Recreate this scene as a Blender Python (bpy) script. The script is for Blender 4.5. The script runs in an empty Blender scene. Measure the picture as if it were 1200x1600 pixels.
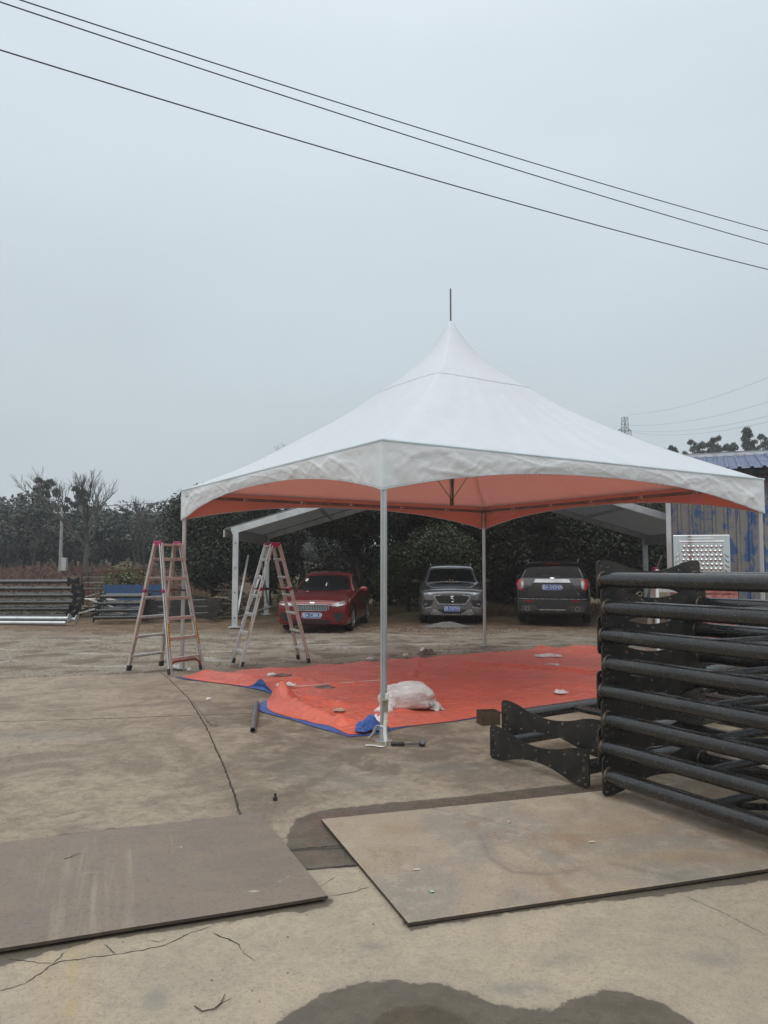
import bpy, bmesh, math, random
import numpy as np
from mathutils import Vector, Matrix, Quaternion
from mathutils.bvhtree import BVHTree
random.seed(7); RNG = np.random.default_rng(7)
S = bpy.context.scene; COL = S.collection
R = math.radians; PI = math.pi
# ------------------------------------------------------------------ camera, sky, sun, exposure
FPX, CH = 1195.0, 1.64                       # focal length in 1200-px-wide pixels, eye height
PITCH = math.atan(82 / FPX)
cam_d = bpy.data.cameras.new('camera'); cam = bpy.data.objects.new('camera', cam_d); COL.objects.link(cam)
cam_d.sensor_fit = 'HORIZONTAL'; cam_d.sensor_width = 36; cam_d.lens = 36 * FPX / 1200
cam_d.clip_start = 0.05; cam_d.clip_end = 2000
cam.location = (0, 0, CH); cam.rotation_euler = (PI / 2 + PITCH, 0, 0); S.camera = cam
SUN_EL, SUN_AZ = R(58), R(200)
w = bpy.data.worlds.new('World'); S.world = w; w.use_nodes = True
nt = w.node_tree; nt.nodes.clear()
def wn(t, **k):
    n = nt.nodes.new(t)
    for a, b in k.items(): setattr(n, a, b)
    return n
sky = wn('ShaderNodeTexSky', sky_type='NISHITA', sun_disc=False, sun_elevation=SUN_EL, sun_rotation=SUN_AZ, dust_density=4.0, air_density=1.2)
sc = wn('ShaderNodeVectorMath', operation='SCALE'); sc.inputs['Scale'].default_value = 0.09
nt.links.new(sky.outputs[0], sc.inputs[0])
geo = wn('ShaderNodeTexCoord'); sep = wn('ShaderNodeSeparateXYZ'); nt.links.new(geo.outputs['Generated'], sep.inputs[0])
ramp = wn('ShaderNodeValToRGB'); cr = ramp.color_ramp            # overcast deck: brighter towards the zenith
cr.elements[0].position = 0.0; cr.elements[0].color = (.53, .60, .645, 1)
cr.elements[1].position = 1.0; cr.elements[1].color = (1.12, 1.18, 1.21, 1)
for p, c in ((.16, (.565, .64, .685)), (.34, (.645, .725, .775)), (.57, (.745, .835, .895)), (.75, (.92, .99, 1.04))):
    e = cr.elements.new(p); e.color = (*c, 1)
nt.links.new(sep.outputs['Z'], ramp.inputs[0])
noi = wn('ShaderNodeTexNoise'); noi.inputs['Scale'].default_value = 2.2; noi.inputs['Detail'].default_value = 4
mp = wn('ShaderNodeMapping'); mp.inputs['Scale'].default_value = (1, 1, 2.6)
nt.links.new(geo.outputs['Generated'], mp.inputs[0]); nt.links.new(mp.outputs[0], noi.inputs[0])
mr = wn('ShaderNodeMapRange'); mr.inputs[1].default_value = .3; mr.inputs[2].default_value = .7; mr.inputs[3].default_value = .955; mr.inputs[4].default_value = 1.045
nt.links.new(noi.outputs[0], mr.inputs[0])
sc2 = wn('ShaderNodeVectorMath', operation='SCALE'); nt.links.new(ramp.outputs[0], sc2.inputs[0]); nt.links.new(mr.outputs[0], sc2.inputs['Scale'])
mx = wn('ShaderNodeMix', data_type='RGBA'); mx.inputs[0].default_value = .90
nt.links.new(sc.outputs[0], mx.inputs[6]); nt.links.new(sc2.outputs[0], mx.inputs[7])
bg = wn('ShaderNodeBackground'); bg.inputs[1].default_value = 1.045
wo = wn('ShaderNodeOutputWorld'); nt.links.new(mx.outputs[2], bg.inputs[0]); nt.links.new(bg.outputs[0], wo.inputs[0])
sd = bpy.data.lights.new('sun', 'SUN'); sd.energy = 1.4; sd.angle = R(65); sd.color = (1, .97, .93)
sun = bpy.data.objects.new('sun', sd); COL.objects.link(sun)
sun.rotation_euler = (PI / 2 - SUN_EL, 0, -(SUN_AZ - PI)); sun.location = (0, -5, 20)
S.view_settings.view_transform = 'Standard'; S.view_settings.look = 'None'
S.view_settings.exposure = 0.0; S.view_settings.gamma = 1.0
S.render.engine = 'CYCLES'; S.cycles.use_denoising = True
S.cycles.max_bounces = 8; S.cycles.diffuse_bounces = 5; S.cycles.glossy_bounces = 4; S.cycles.transparent_max_bounces = 12
S.cycles.volume_bounces = 1; S.cycles.caustics_reflective = False; S.cycles.caustics_refractive = False

# ------------------------------------------------------------------ survey helper: photo point -> place on a level plane
def at(px, py, z=0.0):
    xc = (px - 600) / FPX; yc = (800 - py) / FPX
    dy = math.cos(PITCH) - yc * math.sin(PITCH); dz = math.sin(PITCH) + yc * math.cos(PITCH)
    t = (z - CH) / dz
    return Vector((xc * t, dy * t, z))
def at_y(px, py, Y):
    xc = (px - 600) / FPX; yc = (800 - py) / FPX
    dy = math.cos(PITCH) - yc * math.sin(PITCH); dz = math.sin(PITCH) + yc * math.cos(PITCH)
    t = Y / dy
    return Vector((xc * t, Y, CH + dz * t))

# ------------------------------------------------------------------ scene-graph helpers
def link(o, parent=None):
    COL.objects.link(o)
    if parent is not None: o.parent = parent
    return o
def tag(o, label=None, cat=None, group=None, kind=None):
    if label: o['label'] = label
    if cat: o['category'] = cat
    if group: o['group'] = group
    if kind: o['kind'] = kind
    return o
def thing(name, label, cat, loc=(0, 0, 0), rz=0.0, group=None):
    o = bpy.data.objects.new(name, None); o.empty_display_size = .1
    link(o); o.location = loc; o.rotation_euler = (0, 0, rz)
    return tag(o, label, cat, group)
def copy_tree(o, parent=None):
    c = o.copy(); COL.objects.link(c); c.parent = parent
    for ch in list(o.children): copy_tree(ch, c)
    return c
def finish(me, mats, smooth=False, ang=40):
    for m in (mats if isinstance(mats, (list, tuple)) else [mats]): me.materials.append(m)
    if smooth:
        me.polygons.foreach_set('use_smooth', [True] * len(me.polygons))
        if ang: me.set_sharp_from_angle(angle=R(ang))
    me.update()
def mesh_obj(name, V, F, mats, parent=None, smooth=False, ang=40):
    me = bpy.data.meshes.new(name); me.from_pydata([tuple(v) for v in V], [], F); me.validate()
    finish(me, mats, smooth, ang)
    return link(bpy.data.objects.new(name, me), parent)
def quads_obj(name, P, mat, parent=None):                 # P: (n,4,3) numpy quads, quick
    n = len(P); me = bpy.data.meshes.new(name)
    me.vertices.add(n * 4); me.vertices.foreach_set('co', P.reshape(-1).astype(np.float32))
    me.loops.add(n * 4); me.loops.foreach_set('vertex_index', np.arange(n * 4, dtype=np.int32))
    me.polygons.add(n); me.polygons.foreach_set('loop_start', np.arange(0, n * 4, 4, dtype=np.int32))
    me.polygons.foreach_set('loop_total', np.full(n, 4, dtype=np.int32))
    me.update(); me.validate(); me.materials.append(mat)
    return link(bpy.data.objects.new(name, me), parent)
class MB:
    def __init__(s): s.V = []; s.F = []
    def add(s, V, F):
        b = len(s.V); s.V += [tuple(v) for v in V]; s.F += [tuple(i + b for i in f) for f in F]; return s
    def box(s, c, d, rz=0.0, m=None):
        x, y, z = d[0] / 2, d[1] / 2, d[2] / 2
        q = Matrix.Rotation(rz, 3, 'Z') if m is None else m
        V = [Vector(c) + q @ Vector((sx * x, sy * y, sz * z)) for sx in (-1, 1) for sy in (-1, 1) for sz in (-1, 1)]
        return s.add(V, [(0, 1, 3, 2), (4, 6, 7, 5), (0, 4, 5, 1), (2, 3, 7, 6), (0, 2, 6, 4), (1, 5, 7, 3)])
    def bar(s, a, b, wd, ht, up=(0, 0, 1)):                # rectangular bar from a to b
        a = Vector(a); b = Vector(b); d = (b - a); L = d.length; d.normalize()
        u = Vector(up)
        if abs(d.dot(u)) > .98: u = Vector((0, 1, 0))
        x = d.cross(u).normalized(); z = x.cross(d)
        m = Matrix((x, d, z)).transposed()
        return s.box((a + b) / 2, (wd, L, ht), m=m)
    def tube(s, a, b, r0, r1=None, n=10, cap=True):
        return s.path([a, b], [r0, r0 if r1 is None else r1], n, cap)
    def path(s, pts, rad, n=8, cap=True):
        pts = [Vector(p) for p in pts]; k = len(pts)
        if not isinstance(rad, (list, tuple)): rad = [rad] * k
        V = []; F = []; u = None
        for i, p in enumerate(pts):
            d = (pts[min(i + 1, k - 1)] - pts[max(i - 1, 0)]).normalized()
            if u is None:
                u = d.cross(Vector((0, 0, 1))) if abs(d.z) < .95 else d.cross(Vector((1, 0, 0)))
            u = (u - d * u.dot(d)).normalized(); v = d.cross(u)
            for j in range(n):
                a = 2 * PI * j / n; V.append(p + (u * math.cos(a) + v * math.sin(a)) * rad[i])
        for i in range(k - 1):
            for j in range(n):
                F.append((i * n + j, i * n + (j + 1) % n, (i + 1) * n + (j + 1) % n, (i + 1) * n + j))
        if cap:
            F.append(tuple(range(n - 1, -1, -1))); F.append(tuple((k - 1) * n + j for j in range(n)))
        return s.add(V, F)
    def lathe(s, prof, n=16, m=None, close=False):          # prof: (r, z) revolved round z, then m
        V = []; F = []; k = len(prof); m = m or Matrix.Identity(4)
        for r, z in prof:
            for j in range(n):
                a = 2 * PI * j / n; V.append(m @ Vector((r * math.cos(a), r * math.sin(a), z)))
        for i in range(k if close else k - 1):
            i2 = (i + 1) % k
            for j in range(n):
                F.append((i * n + j, i * n + (j + 1) % n, i2 * n + (j + 1) % n, i2 * n + j))
        if not close:
            F.append(tuple(range(n - 1, -1, -1))); F.append(tuple((k - 1) * n + j for j in range(n)))
        return s.add(V, F)
    def prism(s, poly, t, m=None):                           # poly (x,y) extruded z 0..t
        m = m or Matrix.Identity(4); n = len(poly)
        V = [m @ Vector((x, y, 0)) for x, y in poly] + [m @ Vector((x, y, t)) for x, y in poly]
        F = [tuple(range(n - 1, -1, -1)), tuple(range(n, 2 * n))] + [(i, (i + 1) % n, n + (i + 1) % n, n + i) for i in range(n)]
        return s.add(V, F)
    def sheet(s, P):                                         # P[i][j] grid
        r = len(P); c = len(P[0]); V = [v for row in P for v in row]
        return s.add(V, [(i * c + j, i * c + j + 1, (i + 1) * c + j + 1, (i + 1) * c + j) for i in range(r - 1) for j in range(c - 1)])
    def build(s, name, mats, parent=None, smooth=False, ang=40, bevel=0):
        o = mesh_obj(name, s.V, s.F, mats, parent, smooth, ang)
        if bevel:
            b = o.modifiers.new('bevel', 'BEVEL'); b.width = bevel; b.segments = 2; b.limit_method = 'ANGLE'; b.angle_limit = R(35)
        return o
def bake(o):                                                 # apply the modifiers
    dg = bpy.context.evaluated_depsgraph_get(); dg.update()
    me = bpy.data.meshes.new_from_object(o.evaluated_get(dg)); o.modifiers.clear(); o.data = me
    return o
def text_mesh(name, body, size, mat, parent, m, depth=.002, sx=1.0):
    cu = bpy.data.curves.new('t', 'FONT'); cu.body = body; cu.size = size; cu.extrude = depth; cu.align_x = 'CENTER'; cu.align_y = 'CENTER'; cu.resolution_u = 2
    t = bpy.data.objects.new('t', cu); COL.objects.link(t)
    dg = bpy.context.evaluated_depsgraph_get(); me = bpy.data.meshes.new_from_object(t.evaluated_get(dg))
    bpy.data.objects.remove(t); bpy.data.curves.remove(cu)
    me.transform(m @ Matrix.Scale(sx, 4, (1, 0, 0))); me.materials.clear(); me.materials.append(mat)
    me.name = name
    return link(bpy.data.objects.new(name, me), parent)

# smooth pseudo-noise in numpy (sum of rotated sines), about -1..1
def sn(x, y, f=1.0, seed=0, oct=3):
    r = np.random.default_rng(seed); o = np.zeros_like(np.asarray(x, float)); a = 1.0; tot = 0
    for k in range(oct):
        for q in range(3):
            th = r.uniform(0, 2 * PI); ph = r.uniform(0, 6.28); g = f * (2 ** k) * r.uniform(.7, 1.3)
            o = o + a * np.sin((x * math.cos(th) + y * math.sin(th)) * g + ph + 1.3 * np.sin((x * math.sin(th) - y * math.cos(th)) * g * .7 + ph * 2))
        tot += a * 1.8; a *= .55
    return o / tot

# ------------------------------------------------------------------ materials
class NB:
    def __init__(s, name):
        s.m = bpy.data.materials.new(name); s.m.use_nodes = True; s.t = s.m.node_tree; s.t.nodes.clear()
        s.out = s.n('ShaderNodeOutputMaterial'); s.b = s.n('ShaderNodeBsdfPrincipled'); s.l(s.b.outputs[0], s.out.inputs[0])
        s.tc = s.n('ShaderNodeTexCoord'); s.co = s.tc.outputs['Object']
    def n(s, t, **k):
        x = s.t.nodes.new(t)
        for a, b in k.items(): setattr(x, a, b)
        return x
    def l(s, a, b): s.t.links.new(a, b)
    def setv(s, sock, v):
        if isinstance(v, bpy.types.NodeSocket): s.l(v, sock)
        elif isinstance(v, (tuple, list)): sock.default_value = (*v, 1) if len(v) == 3 and sock.type == 'RGBA' else v
        else: sock.default_value = v
    def noise(s, scale, detail=4, rough=.55, vec=None, dist=0.0, stretch=None):
        x = s.n('ShaderNodeTexNoise'); x.inputs['Scale'].default_value = scale; x.inputs['Detail'].default_value = detail
        x.inputs['Roughness'].default_value = rough; x.inputs['Distortion'].default_value = dist
        v = vec or s.co
        if stretch:
            mpp = s.n('ShaderNodeMapping'); mpp.inputs['Scale'].default_value = stretch; s.l(v, mpp.inputs[0]); v = mpp.outputs[0]
        s.l(v, x.inputs['Vector']); return x.outputs[0]
    def voro(s, scale, feat='F1', vec=None):
        x = s.n('ShaderNodeTexVoronoi', feature=feat); x.inputs['Scale'].default_value = scale; s.l(vec or s.co, x.inputs['Vector']); return x.outputs[0]
    def rng(s, v, a, b, c=0.0, d=1.0, smooth=True):
        x = s.n('ShaderNodeMapRange', interpolation_type='SMOOTHSTEP' if smooth else 'LINEAR')
        s.setv(x.inputs[0], v)
        for i, q in enumerate((a, b, c, d)): x.inputs[i + 1].default_value = q
        return x.outputs[0]
    def math(s, op, a, b=0.0, clamp=False):
        x = s.n('ShaderNodeMath', operation=op, use_clamp=clamp); s.setv(x.inputs[0], a); s.setv(x.inputs[1], b); return x.outputs[0]
    def mix(s, f, a, b, mode='MIX'):
        x = s.n('ShaderNodeMix', data_type='RGBA', blend_type=mode); s.setv(x.inputs[0], f); s.setv(x.inputs[6], a); s.setv(x.inputs[7], b); return x.outputs[2]
    def mixf(s, f, a, b):
        x = s.n('ShaderNodeMix'); s.setv(x.inputs[0], f); s.setv(x.inputs[2], a); s.setv(x.inputs[3], b); return x.outputs[0]
    def attr(s, name):
        x = s.n('ShaderNodeAttribute', attribute_name=name); return x.outputs['Fac']
    def bump(s, h, st=.3, dist=.01, prev=None):
        x = s.n('ShaderNodeBump'); x.inputs['Strength'].default_value = st; x.inputs['Distance'].default_value = dist
        s.l(h, x.inputs['Height'])
        if prev: s.l(prev, x.inputs['Normal'])
        return x.outputs[0]
    def done(s, col=None, rough=None, metal=None, nor=None, spec=None, coat=None):
        for k, v in (('Base Color', col), ('Roughness', rough), ('Metallic', metal), ('Normal', nor), ('Specular IOR Level', spec), ('Coat Weight', coat)):
            if v is not None: s.setv(s.b.inputs[k], v)
        return s.m
def pm(name, c, c2=None, scale=6.0, rough=.6, metal=0.0, lo=.4, hi=.65, bump=0.0, bscale=40.0, rvar=.1, spec=None, coat=None, stretch=None, rnd=0.0):
    b = NB(name); c2 = c2 or tuple(x * .8 for x in c)
    f = b.rng(b.noise(scale, 5, .6, stretch=stretch), lo, hi)
    col = b.mix(f, c, c2)
    if rnd:
        oi = b.n('ShaderNodeObjectInfo'); k = b.rng(oi.outputs['Random'], 0, 1, 1 - rnd, 1 + rnd, False)
        v = b.n('ShaderNodeVectorMath', operation='SCALE'); b.l(col, v.inputs[0]); b.l(k, v.inputs['Scale']); col = v.outputs[0]
    ro = b.rng(b.noise(scale * 2.3, 3), .3, .7, max(.02, rough - rvar), min(1, rough + rvar))
    nor = b.bump(b.noise(bscale, 4), bump, .01) if bump else None
    return b.done(col, ro, metal, nor, spec, coat)
# ================================================================== THE GROUND
def lin2(a, b): return lambda x: a + b * x
gate = lin2(12.88, .308)                                    # concrete / gravel edge
def sstep(t): t = np.clip(t, 0, 1); return t * t * (3 - 2 * t)
def terrain(x, y):
    x = np.asarray(x, float); y = np.asarray(y, float)
    h = 1.0 * sstep((y - 36) / 14) + 3.2 * sstep((y - 58) / 50) + 4.5 * sstep((y - 50) / 45) * sstep((x - 5) / 25)
    h = h + .035 * sn(x, y, .55, 3) * sstep((y - 13) / 4) + .25 * sn(x, y, .12, 5) * sstep((y - 34) / 10)
    return h - .03
def ground_material():
    b = NB('gravel_dirt'); sx = b.n('ShaderNodeSeparateXYZ'); b.l(b.co, sx.inputs[0])
    Y = sx.outputs[1]; X = sx.outputs[0]
    n1 = b.noise(1.3, 6, .6); n2 = b.noise(22, 6, .7); n3 = b.noise(.35, 4); v = b.voro(42)
    gravel = b.mix(b.rng(n2, .35, .68), (.20, .165, .125), (.36, .315, .25))
    gravel = b.mix(b.rng(v, .05, .30), (.40, .36, .30), gravel)
    gravel = b.mix(b.rng(n1, .48, .58), gravel, (.17, .135, .10))
    gravel = b.mix(b.math('MULTIPLY', b.rng(b.noise(.9, 5, .65, stretch=(.45, 1.5, 1)), .57, .63), .7), gravel, (.46, .43, .385))   # lime and cement residue
    dirt = b.mix(b.rng(n1, .35, .65), (.19, .13, .082), (.12, .085, .055))
    dirt = b.mix(b.rng(b.noise(3.5, 6, .7), .52, .66), dirt, (.26, .185, .12))
    grass = b.mix(b.rng(b.noise(2.0, 6, .7), .35, .65), (.13, .10, .055), (.075, .07, .035))
    bank = b.mix(b.rng(b.noise(.8, 6, .7), .35, .65), (.115, .06, .045), (.06, .042, .03))
    wob = b.math('ADD', Y, b.math('MULTIPLY', b.math('SUBTRACT', n3, .5), 5.0))
    c = b.mix(b.rng(wob, 17.6, 20.2), gravel, dirt)
    c = b.mix(b.rng(wob, 23.5, 25.5), c, grass)
    c = b.mix(b.math('MULTIPLY', b.rng(wob, 34, 40), b.rng(X, -4, -9)), c, bank)
    h = b.math('ADD', b.math('MULTIPLY', b.noise(30, 5, .7), .7), b.math('MULTIPLY', v, .5))
    return b.done(c, .92, 0, b.bump(h, .8, .03), .25)
GM = ground_material()
def axis(*seg):
    o = [seg[0][0]]
    for a, b_, n in seg: o += list(np.linspace(a, b_, n + 1)[1:])
    return np.array(o)
gx = axis((-300, -60, 24), (-60, -14, 40), (-14, 14, 90), (14, 60, 40), (60, 300, 24)); gy = axis((-300, -5, 20), (-5, 11, 20), (11, 28, 90), (28, 70, 60), (70, 300, 40))
GX, GY = np.meshgrid(gx, gy); GZ = terrain(GX, GY); nx_ = len(gx)
gV = np.stack([GX, GY, GZ], -1).reshape(-1, 3)
gF = [(i * nx_ + j, i * nx_ + j + 1, (i + 1) * nx_ + j + 1, (i + 1) * nx_ + j) for i in range(len(gy) - 1) for j in range(nx_ - 1)]
tag(mesh_obj('ground', gV, gF, GM, None, True, None), kind='structure')

# ---- stains and damp with shapes of their own, kept as fields on the slabs
def seg_dist(X, Y, pts, closed=False):
    d = np.full(X.shape, 9.0); P = [(p[0], p[1]) for p in pts]
    if closed: P = P + [P[0]]
    for (x0, y0), (x1, y1) in zip(P[:-1], P[1:]):
        dx, dy = x1 - x0, y1 - y0; t = np.clip(((X - x0) * dx + (Y - y0) * dy) / (dx * dx + dy * dy + 1e-9), 0, 1)
        d = np.minimum(d, np.hypot(X - x0 - t * dx, Y - y0 - t * dy))
    return d
def poly_sd(X, Y, pts):                                      # positive inside
    P = [(p[0], p[1]) for p in pts]; ins = np.zeros(X.shape, bool)
    for (x0, y0), (x1, y1) in zip(P, P[1:] + P[:1]):
        if abs(y1 - y0) > 1e-9:
            c = ((y0 > Y) != (y1 > Y)) & (X < (x1 - x0) * (Y - y0) / (y1 - y0) + x0); ins ^= c
    d = seg_dist(X, Y, pts, True)
    return np.where(ins, d, -d)
pool = [at(*p) for p in ((415, 1612), (440, 1592), (475, 1568), (510, 1548), (560, 1536), (612, 1530), (660, 1537), (700, 1537), (745, 1556), (800, 1574), (850, 1577), (890, 1560), (940, 1548), (985, 1549), (1030, 1565), (1070, 1586), (1092, 1610))] + [Vector((1.0, 2.2, 0)), Vector((-.3, 2.2, 0))]
gapd = [at(*p) for p in ((444, 1328), (450, 1296), (466, 1276), (505, 1264), (600, 1254), (720, 1243), (850, 1228), (905, 1224), (960, 1228), (960, 1262), (520, 1292), (550, 1332), (560, 1354), (475, 1358))]
farL = [at(*p) for p in ((-40, 1332), (60, 1316), (95, 1303), (190, 1292), (285, 1288), (300, 1279), (360, 1278), (400, 1285), (0, 1360))]
nearL = [at(*p) for p in ((-20, 1512), (150, 1470), (300, 1448), (440, 1425), (470, 1424), (515, 1414), (522, 1404), (505, 1396), (0, 1480))]
nearR = [at(*p) for p in ((632, 1440), (640, 1456), (700, 1442), (860, 1418), (1000, 1403), (1090, 1390), (1130, 1384), (1210, 1372), (1205, 1350), (650, 1436))]
tarps = [at(*p) for p in ((325, 1100), (345, 1150), (372, 1230), (385, 1268), (470, 1262), (560, 1225), (700, 1222), (860, 1215), (930, 1215), (800, 1150), (700, 1120), (560, 1120), (420, 1075))]
ovals = [(at(1107, 1497), .13, .07), (at(620, 1548), .10, .05), (at(730, 1372), .1, .1), (at(580, 1478), .07, .04), (at(880, 1500), .1, .06), (at(815, 1545), .13, .05), (at(690, 1440), .12, .05), (at(240, 1560), .06, .1), (at(560, 1220), .35, .2), (at(700, 1200), .3, .2), (at(480, 1200), .3, .3), (at(60, 1150), .6, .25)]
def fields(me, X, Y):
    n = len(X)
    soft = [(pool, 1.0), (gapd, 1.0), (farL, .9), (nearL, .85), (nearR, .85)]
    sdv = np.full(n, -.3)
    for p, k in soft: sdv = np.maximum(sdv, np.minimum(poly_sd(X, Y, p), .3))
    dm = np.clip((poly_sd(X, Y, tarps) + .35) / .7, 0, 1)
    st = np.zeros(n)
    for p, a, c in ovals: st = np.maximum(st, np.exp(-(((X - p.x) / a) ** 2 + ((Y - p.y) / c) ** 2) ** 1.5))
    tr = np.zeros(n)                                         # rusty-yellow runs left by the trucks
    for cx, wd, y0, y1, k in ((118, 14, 1440, 1600, 1.), (80, 18, 1470, 1600, .45), (150, 8, 1440, 1600, .4)):
        a = at(cx, 1440); c2 = at(cx - 8, 1600)
        d = seg_dist(X, Y, [a, c2]); tr = np.maximum(tr, k * np.exp(-(d / (wd / 400)) ** 2))
    for nm, v in (('wet', sdv), ('damp', dm), ('stain', st), ('run', tr)):
        me.attributes.new(nm, 'FLOAT', 'POINT').data.foreach_set('value', v.astype(np.float32))
def concrete():
    b = NB('concrete'); pos = b.n('ShaderNodeNewGeometry').outputs['Position']; b.co = pos
    oi = b.n('ShaderNodeObjectInfo').outputs['Random']
    sx = b.n('ShaderNodeSeparateXYZ'); b.l(pos, sx.inputs[0])
    n0 = b.noise(.55, 5, .6); n1 = b.noise(1.7, 7, .66, dist=.35); n2 = b.noise(9, 7, .7); n3 = b.noise(85, 5, .8); n4 = b.noise(260, 2, .6)
    near = b.rng(sx.outputs[1], 4.2, 4.7)                     # the mid yard is darker and more mottled than the nearest slab
    M = lambda f, k: b.math('MULTIPLY', f, k)
    f1 = b.rng(b.noise(.95, 9, .70, dist=.5), .43, .60); f2 = b.rng(b.noise(3.6, 9, .74, dist=.4), .47, .60); f3 = b.rng(b.noise(13, 8, .72), .47, .60); f4 = b.rng(b.noise(36, 6, .7), .46, .62)
    g1 = b.rng(b.noise(2.1, 9, .72, dist=.7), .54, .64); g2 = b.rng(b.noise(7.5, 8, .75), .56, .66)
    ca = b.mix(M(f1, .55), (.415, .345, .252), (.330, .282, .215))
    ca = b.mix(M(f2, .30), ca, (.255, .222, .172)); ca = b.mix(M(g1, .35), ca, (.41, .355, .275)); ca = b.mix(M(f3, .22), ca, (.215, .188, .148)); ca = b.mix(M(f4, .20), ca, (.43, .375, .295))
    cb = b.mix(M(f1, .80), (.345, .285, .208), (.165, .132, .094))
    cb = b.mix(M(f2, .48), cb, (.150, .122, .090)); cb = b.mix(M(g1, .42), cb, (.375, .315, .235)); cb = b.mix(M(g2, .35), cb, (.40, .335, .25)); cb = b.mix(M(f3, .35), cb, (.130, .105, .077)); cb = b.mix(M(f4, .28), cb, (.36, .305, .23))
    c = b.mix(near, ca, cb)
    c = b.mix(M(b.rng(b.noise(48, 5, .75), .53, .60), .28), c, (.16, .132, .098)); c = b.mix(M(b.rng(n3, .56, .63), .42), c, (.12, .10, .076)); c = b.mix(M(b.rng(b.noise(110, 4, .7), .56, .63), .32), c, (.48, .43, .35))
    c = b.mix(b.math('MULTIPLY', b.math('MULTIPLY', b.attr('damp'), b.rng(b.noise(2.6, 9, .72, dist=.4), .62, .42)), .72), c, (.115, .093, .066))
    c = b.mix(b.math('MULTIPLY', b.math('MULTIPLY', b.attr('stain'), b.rng(n2, .3, .6)), .55), c, (.19, .185, .165))
    c = b.mix(b.math('MULTIPLY', b.math('MULTIPLY', b.attr('run'), b.rng(b.noise(14, 5, .7, stretch=(3, .3, 1)), .3, .65)), .5), c, (.42, .29, .12))
    f = b.math('ADD', b.attr('wet'), b.math('MULTIPLY', b.math('SUBTRACT', b.noise(9, 9, .7), .5), .11))
    wet = b.rng(f, -.006, .010); rim = b.rng(f, -.05, .0)
    c = b.mix(b.math('MULTIPLY', rim, .18), c, (.2, .17, .13))
    c = b.mix(wet, c, b.mix(.86, c, b.mix(b.rng(b.noise(7, 8, .75), .42, .62), (.078, .067, .051), (.108, .092, .070))))
    ro = b.mixf(wet, b.rng(n2, .3, .7, .78, .95), b.mixf(b.rng(f, .02, .09), .45, b.rng(n2, .38, .62, .06, .34)))
    hh = b.math('ADD', b.math('MULTIPLY', n2, .5), b.math('ADD', b.math('MULTIPLY', n3, .35), b.math('MULTIPLY', n4, .15)))
    return b.done(c, ro, 0, b.bump(hh, .6, .014), .3)
CON = concrete()
yard = bpy.data.objects.new('concrete_yard', None); link(yard); tag(yard, kind='structure')
rows = [(gate, lin2(8.915, .19)), (lin2(8.915, .19), lin2(4.62, .15)), (lin2(4.62, .15), lin2(4.34, .17)), (lin2(4.34, .17), lin2(-4, 0))]
_jp = [at(*p) for p in ((384, 1330), (376, 1275), (367, 1240), (345, 1185), (320, 1130), (295, 1090), (262, 1058), (237, 1040))]; _jp = [Vector((.6, 2.6, 0))] + _jp + [Vector((-4.6, 15, 0))]
jn = lambda k: (lambda y: float(np.interp(y, [q.y for q in _jp], [q.x for q in _jp])) + k)
def smooth_axis(lo, hi, dlo, dhi, fine, coarse):
    o = [lo]
    while o[-1] < hi - 1e-6:
        x = o[-1]; st = fine if dlo - fine < x < dhi else min(coarse, max(fine, .35 * (dlo - x) if x < dlo else .35 * (x - dhi) + fine))
        o.append(min(hi, x + st))
    o = sorted(set([v for v in o if lo + .008 < v < hi - .008] + [lo, lo + .006, hi - .006, hi]))
    return np.array(o)
def slab(row, kl, kr, fine, xr, yr):
    yt, yb = row; W = 6.2; g_ = .0035; gy_ = .011 if yt is not rows[3][0] and yt is not rows[2][0] else .006
    xs = smooth_axis(kl, kr, xr[0], xr[1], fine, .5); us = (xs - kl) / (kr - kl)
    ym = 3.0 if yb(0) < 0 else (yt(0) + yb(0)) / 2
    ys = smooth_axis(yb(0), yt(0), yr[0], yr[1], fine, .5); vs = (ys - yb(0)) / (yt(0) - yb(0))
    U, Vv = np.meshgrid(us, vs); Xc = np.zeros_like(U); Yc = np.full_like(U, ym)
    jl = np.vectorize(jn(kl)); jr = np.vectorize(jn(kr))
    for _ in range(4):
        Xc = (jl(Yc) + g_) * (1 - U) + (jr(Yc) - g_) * U
        Yc = (yb(Xc) + gy_) * (1 - Vv) + (yt(Xc) - gy_) * Vv
    edge = np.minimum(np.minimum(U, 1 - U) * (kr - kl), np.minimum(Vv, 1 - Vv) * (ys[-1] - ys[0]))
    jag = .006 * sn(Xc, Yc, 30, 11)
    Z = .004 * sn(Xc, Yc, 1.1, 9) - .003 * np.clip(1 - edge / .02, 0, 1) + np.where(edge < .004, -.02, 0) - .004
    Xc = Xc + np.where(edge < .02, jag, 0); Yc = Yc + np.where(edge < .02, .006 * sn(Xc, Yc, 33, 12), 0)
    nC = len(us); nR = len(vs)
    V = np.stack([Xc, Yc, Z], -1).reshape(-1, 3)
    F = [(i * nC + j, i * nC + j + 1, (i + 1) * nC + j + 1, (i + 1) * nC + j) for i in range(nR - 1) for j in range(nC - 1)]
    b0 = len(V); per = [j for j in range(nC)] + [i * nC + nC - 1 for i in range(1, nR)] + [(nR - 1) * nC + j for j in range(nC - 2, -1, -1)] + [i * nC for i in range(nR - 2, 0, -1)]
    V = np.concatenate([V, V[per] - [0, 0, .10]]); k = len(per)
    F += [(per[i], b0 + i, b0 + (i + 1) % k, per[(i + 1) % k]) for i in range(k)]
    o = mesh_obj('slab', V, F, CON, yard, True, 50)
    co = np.empty(len(o.data.vertices) * 3, np.float32); o.data.vertices.foreach_get('co', co); co = co.reshape(-1, 3)
    fields(o.data, co[:, 0], co[:, 1])
    return o
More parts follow.
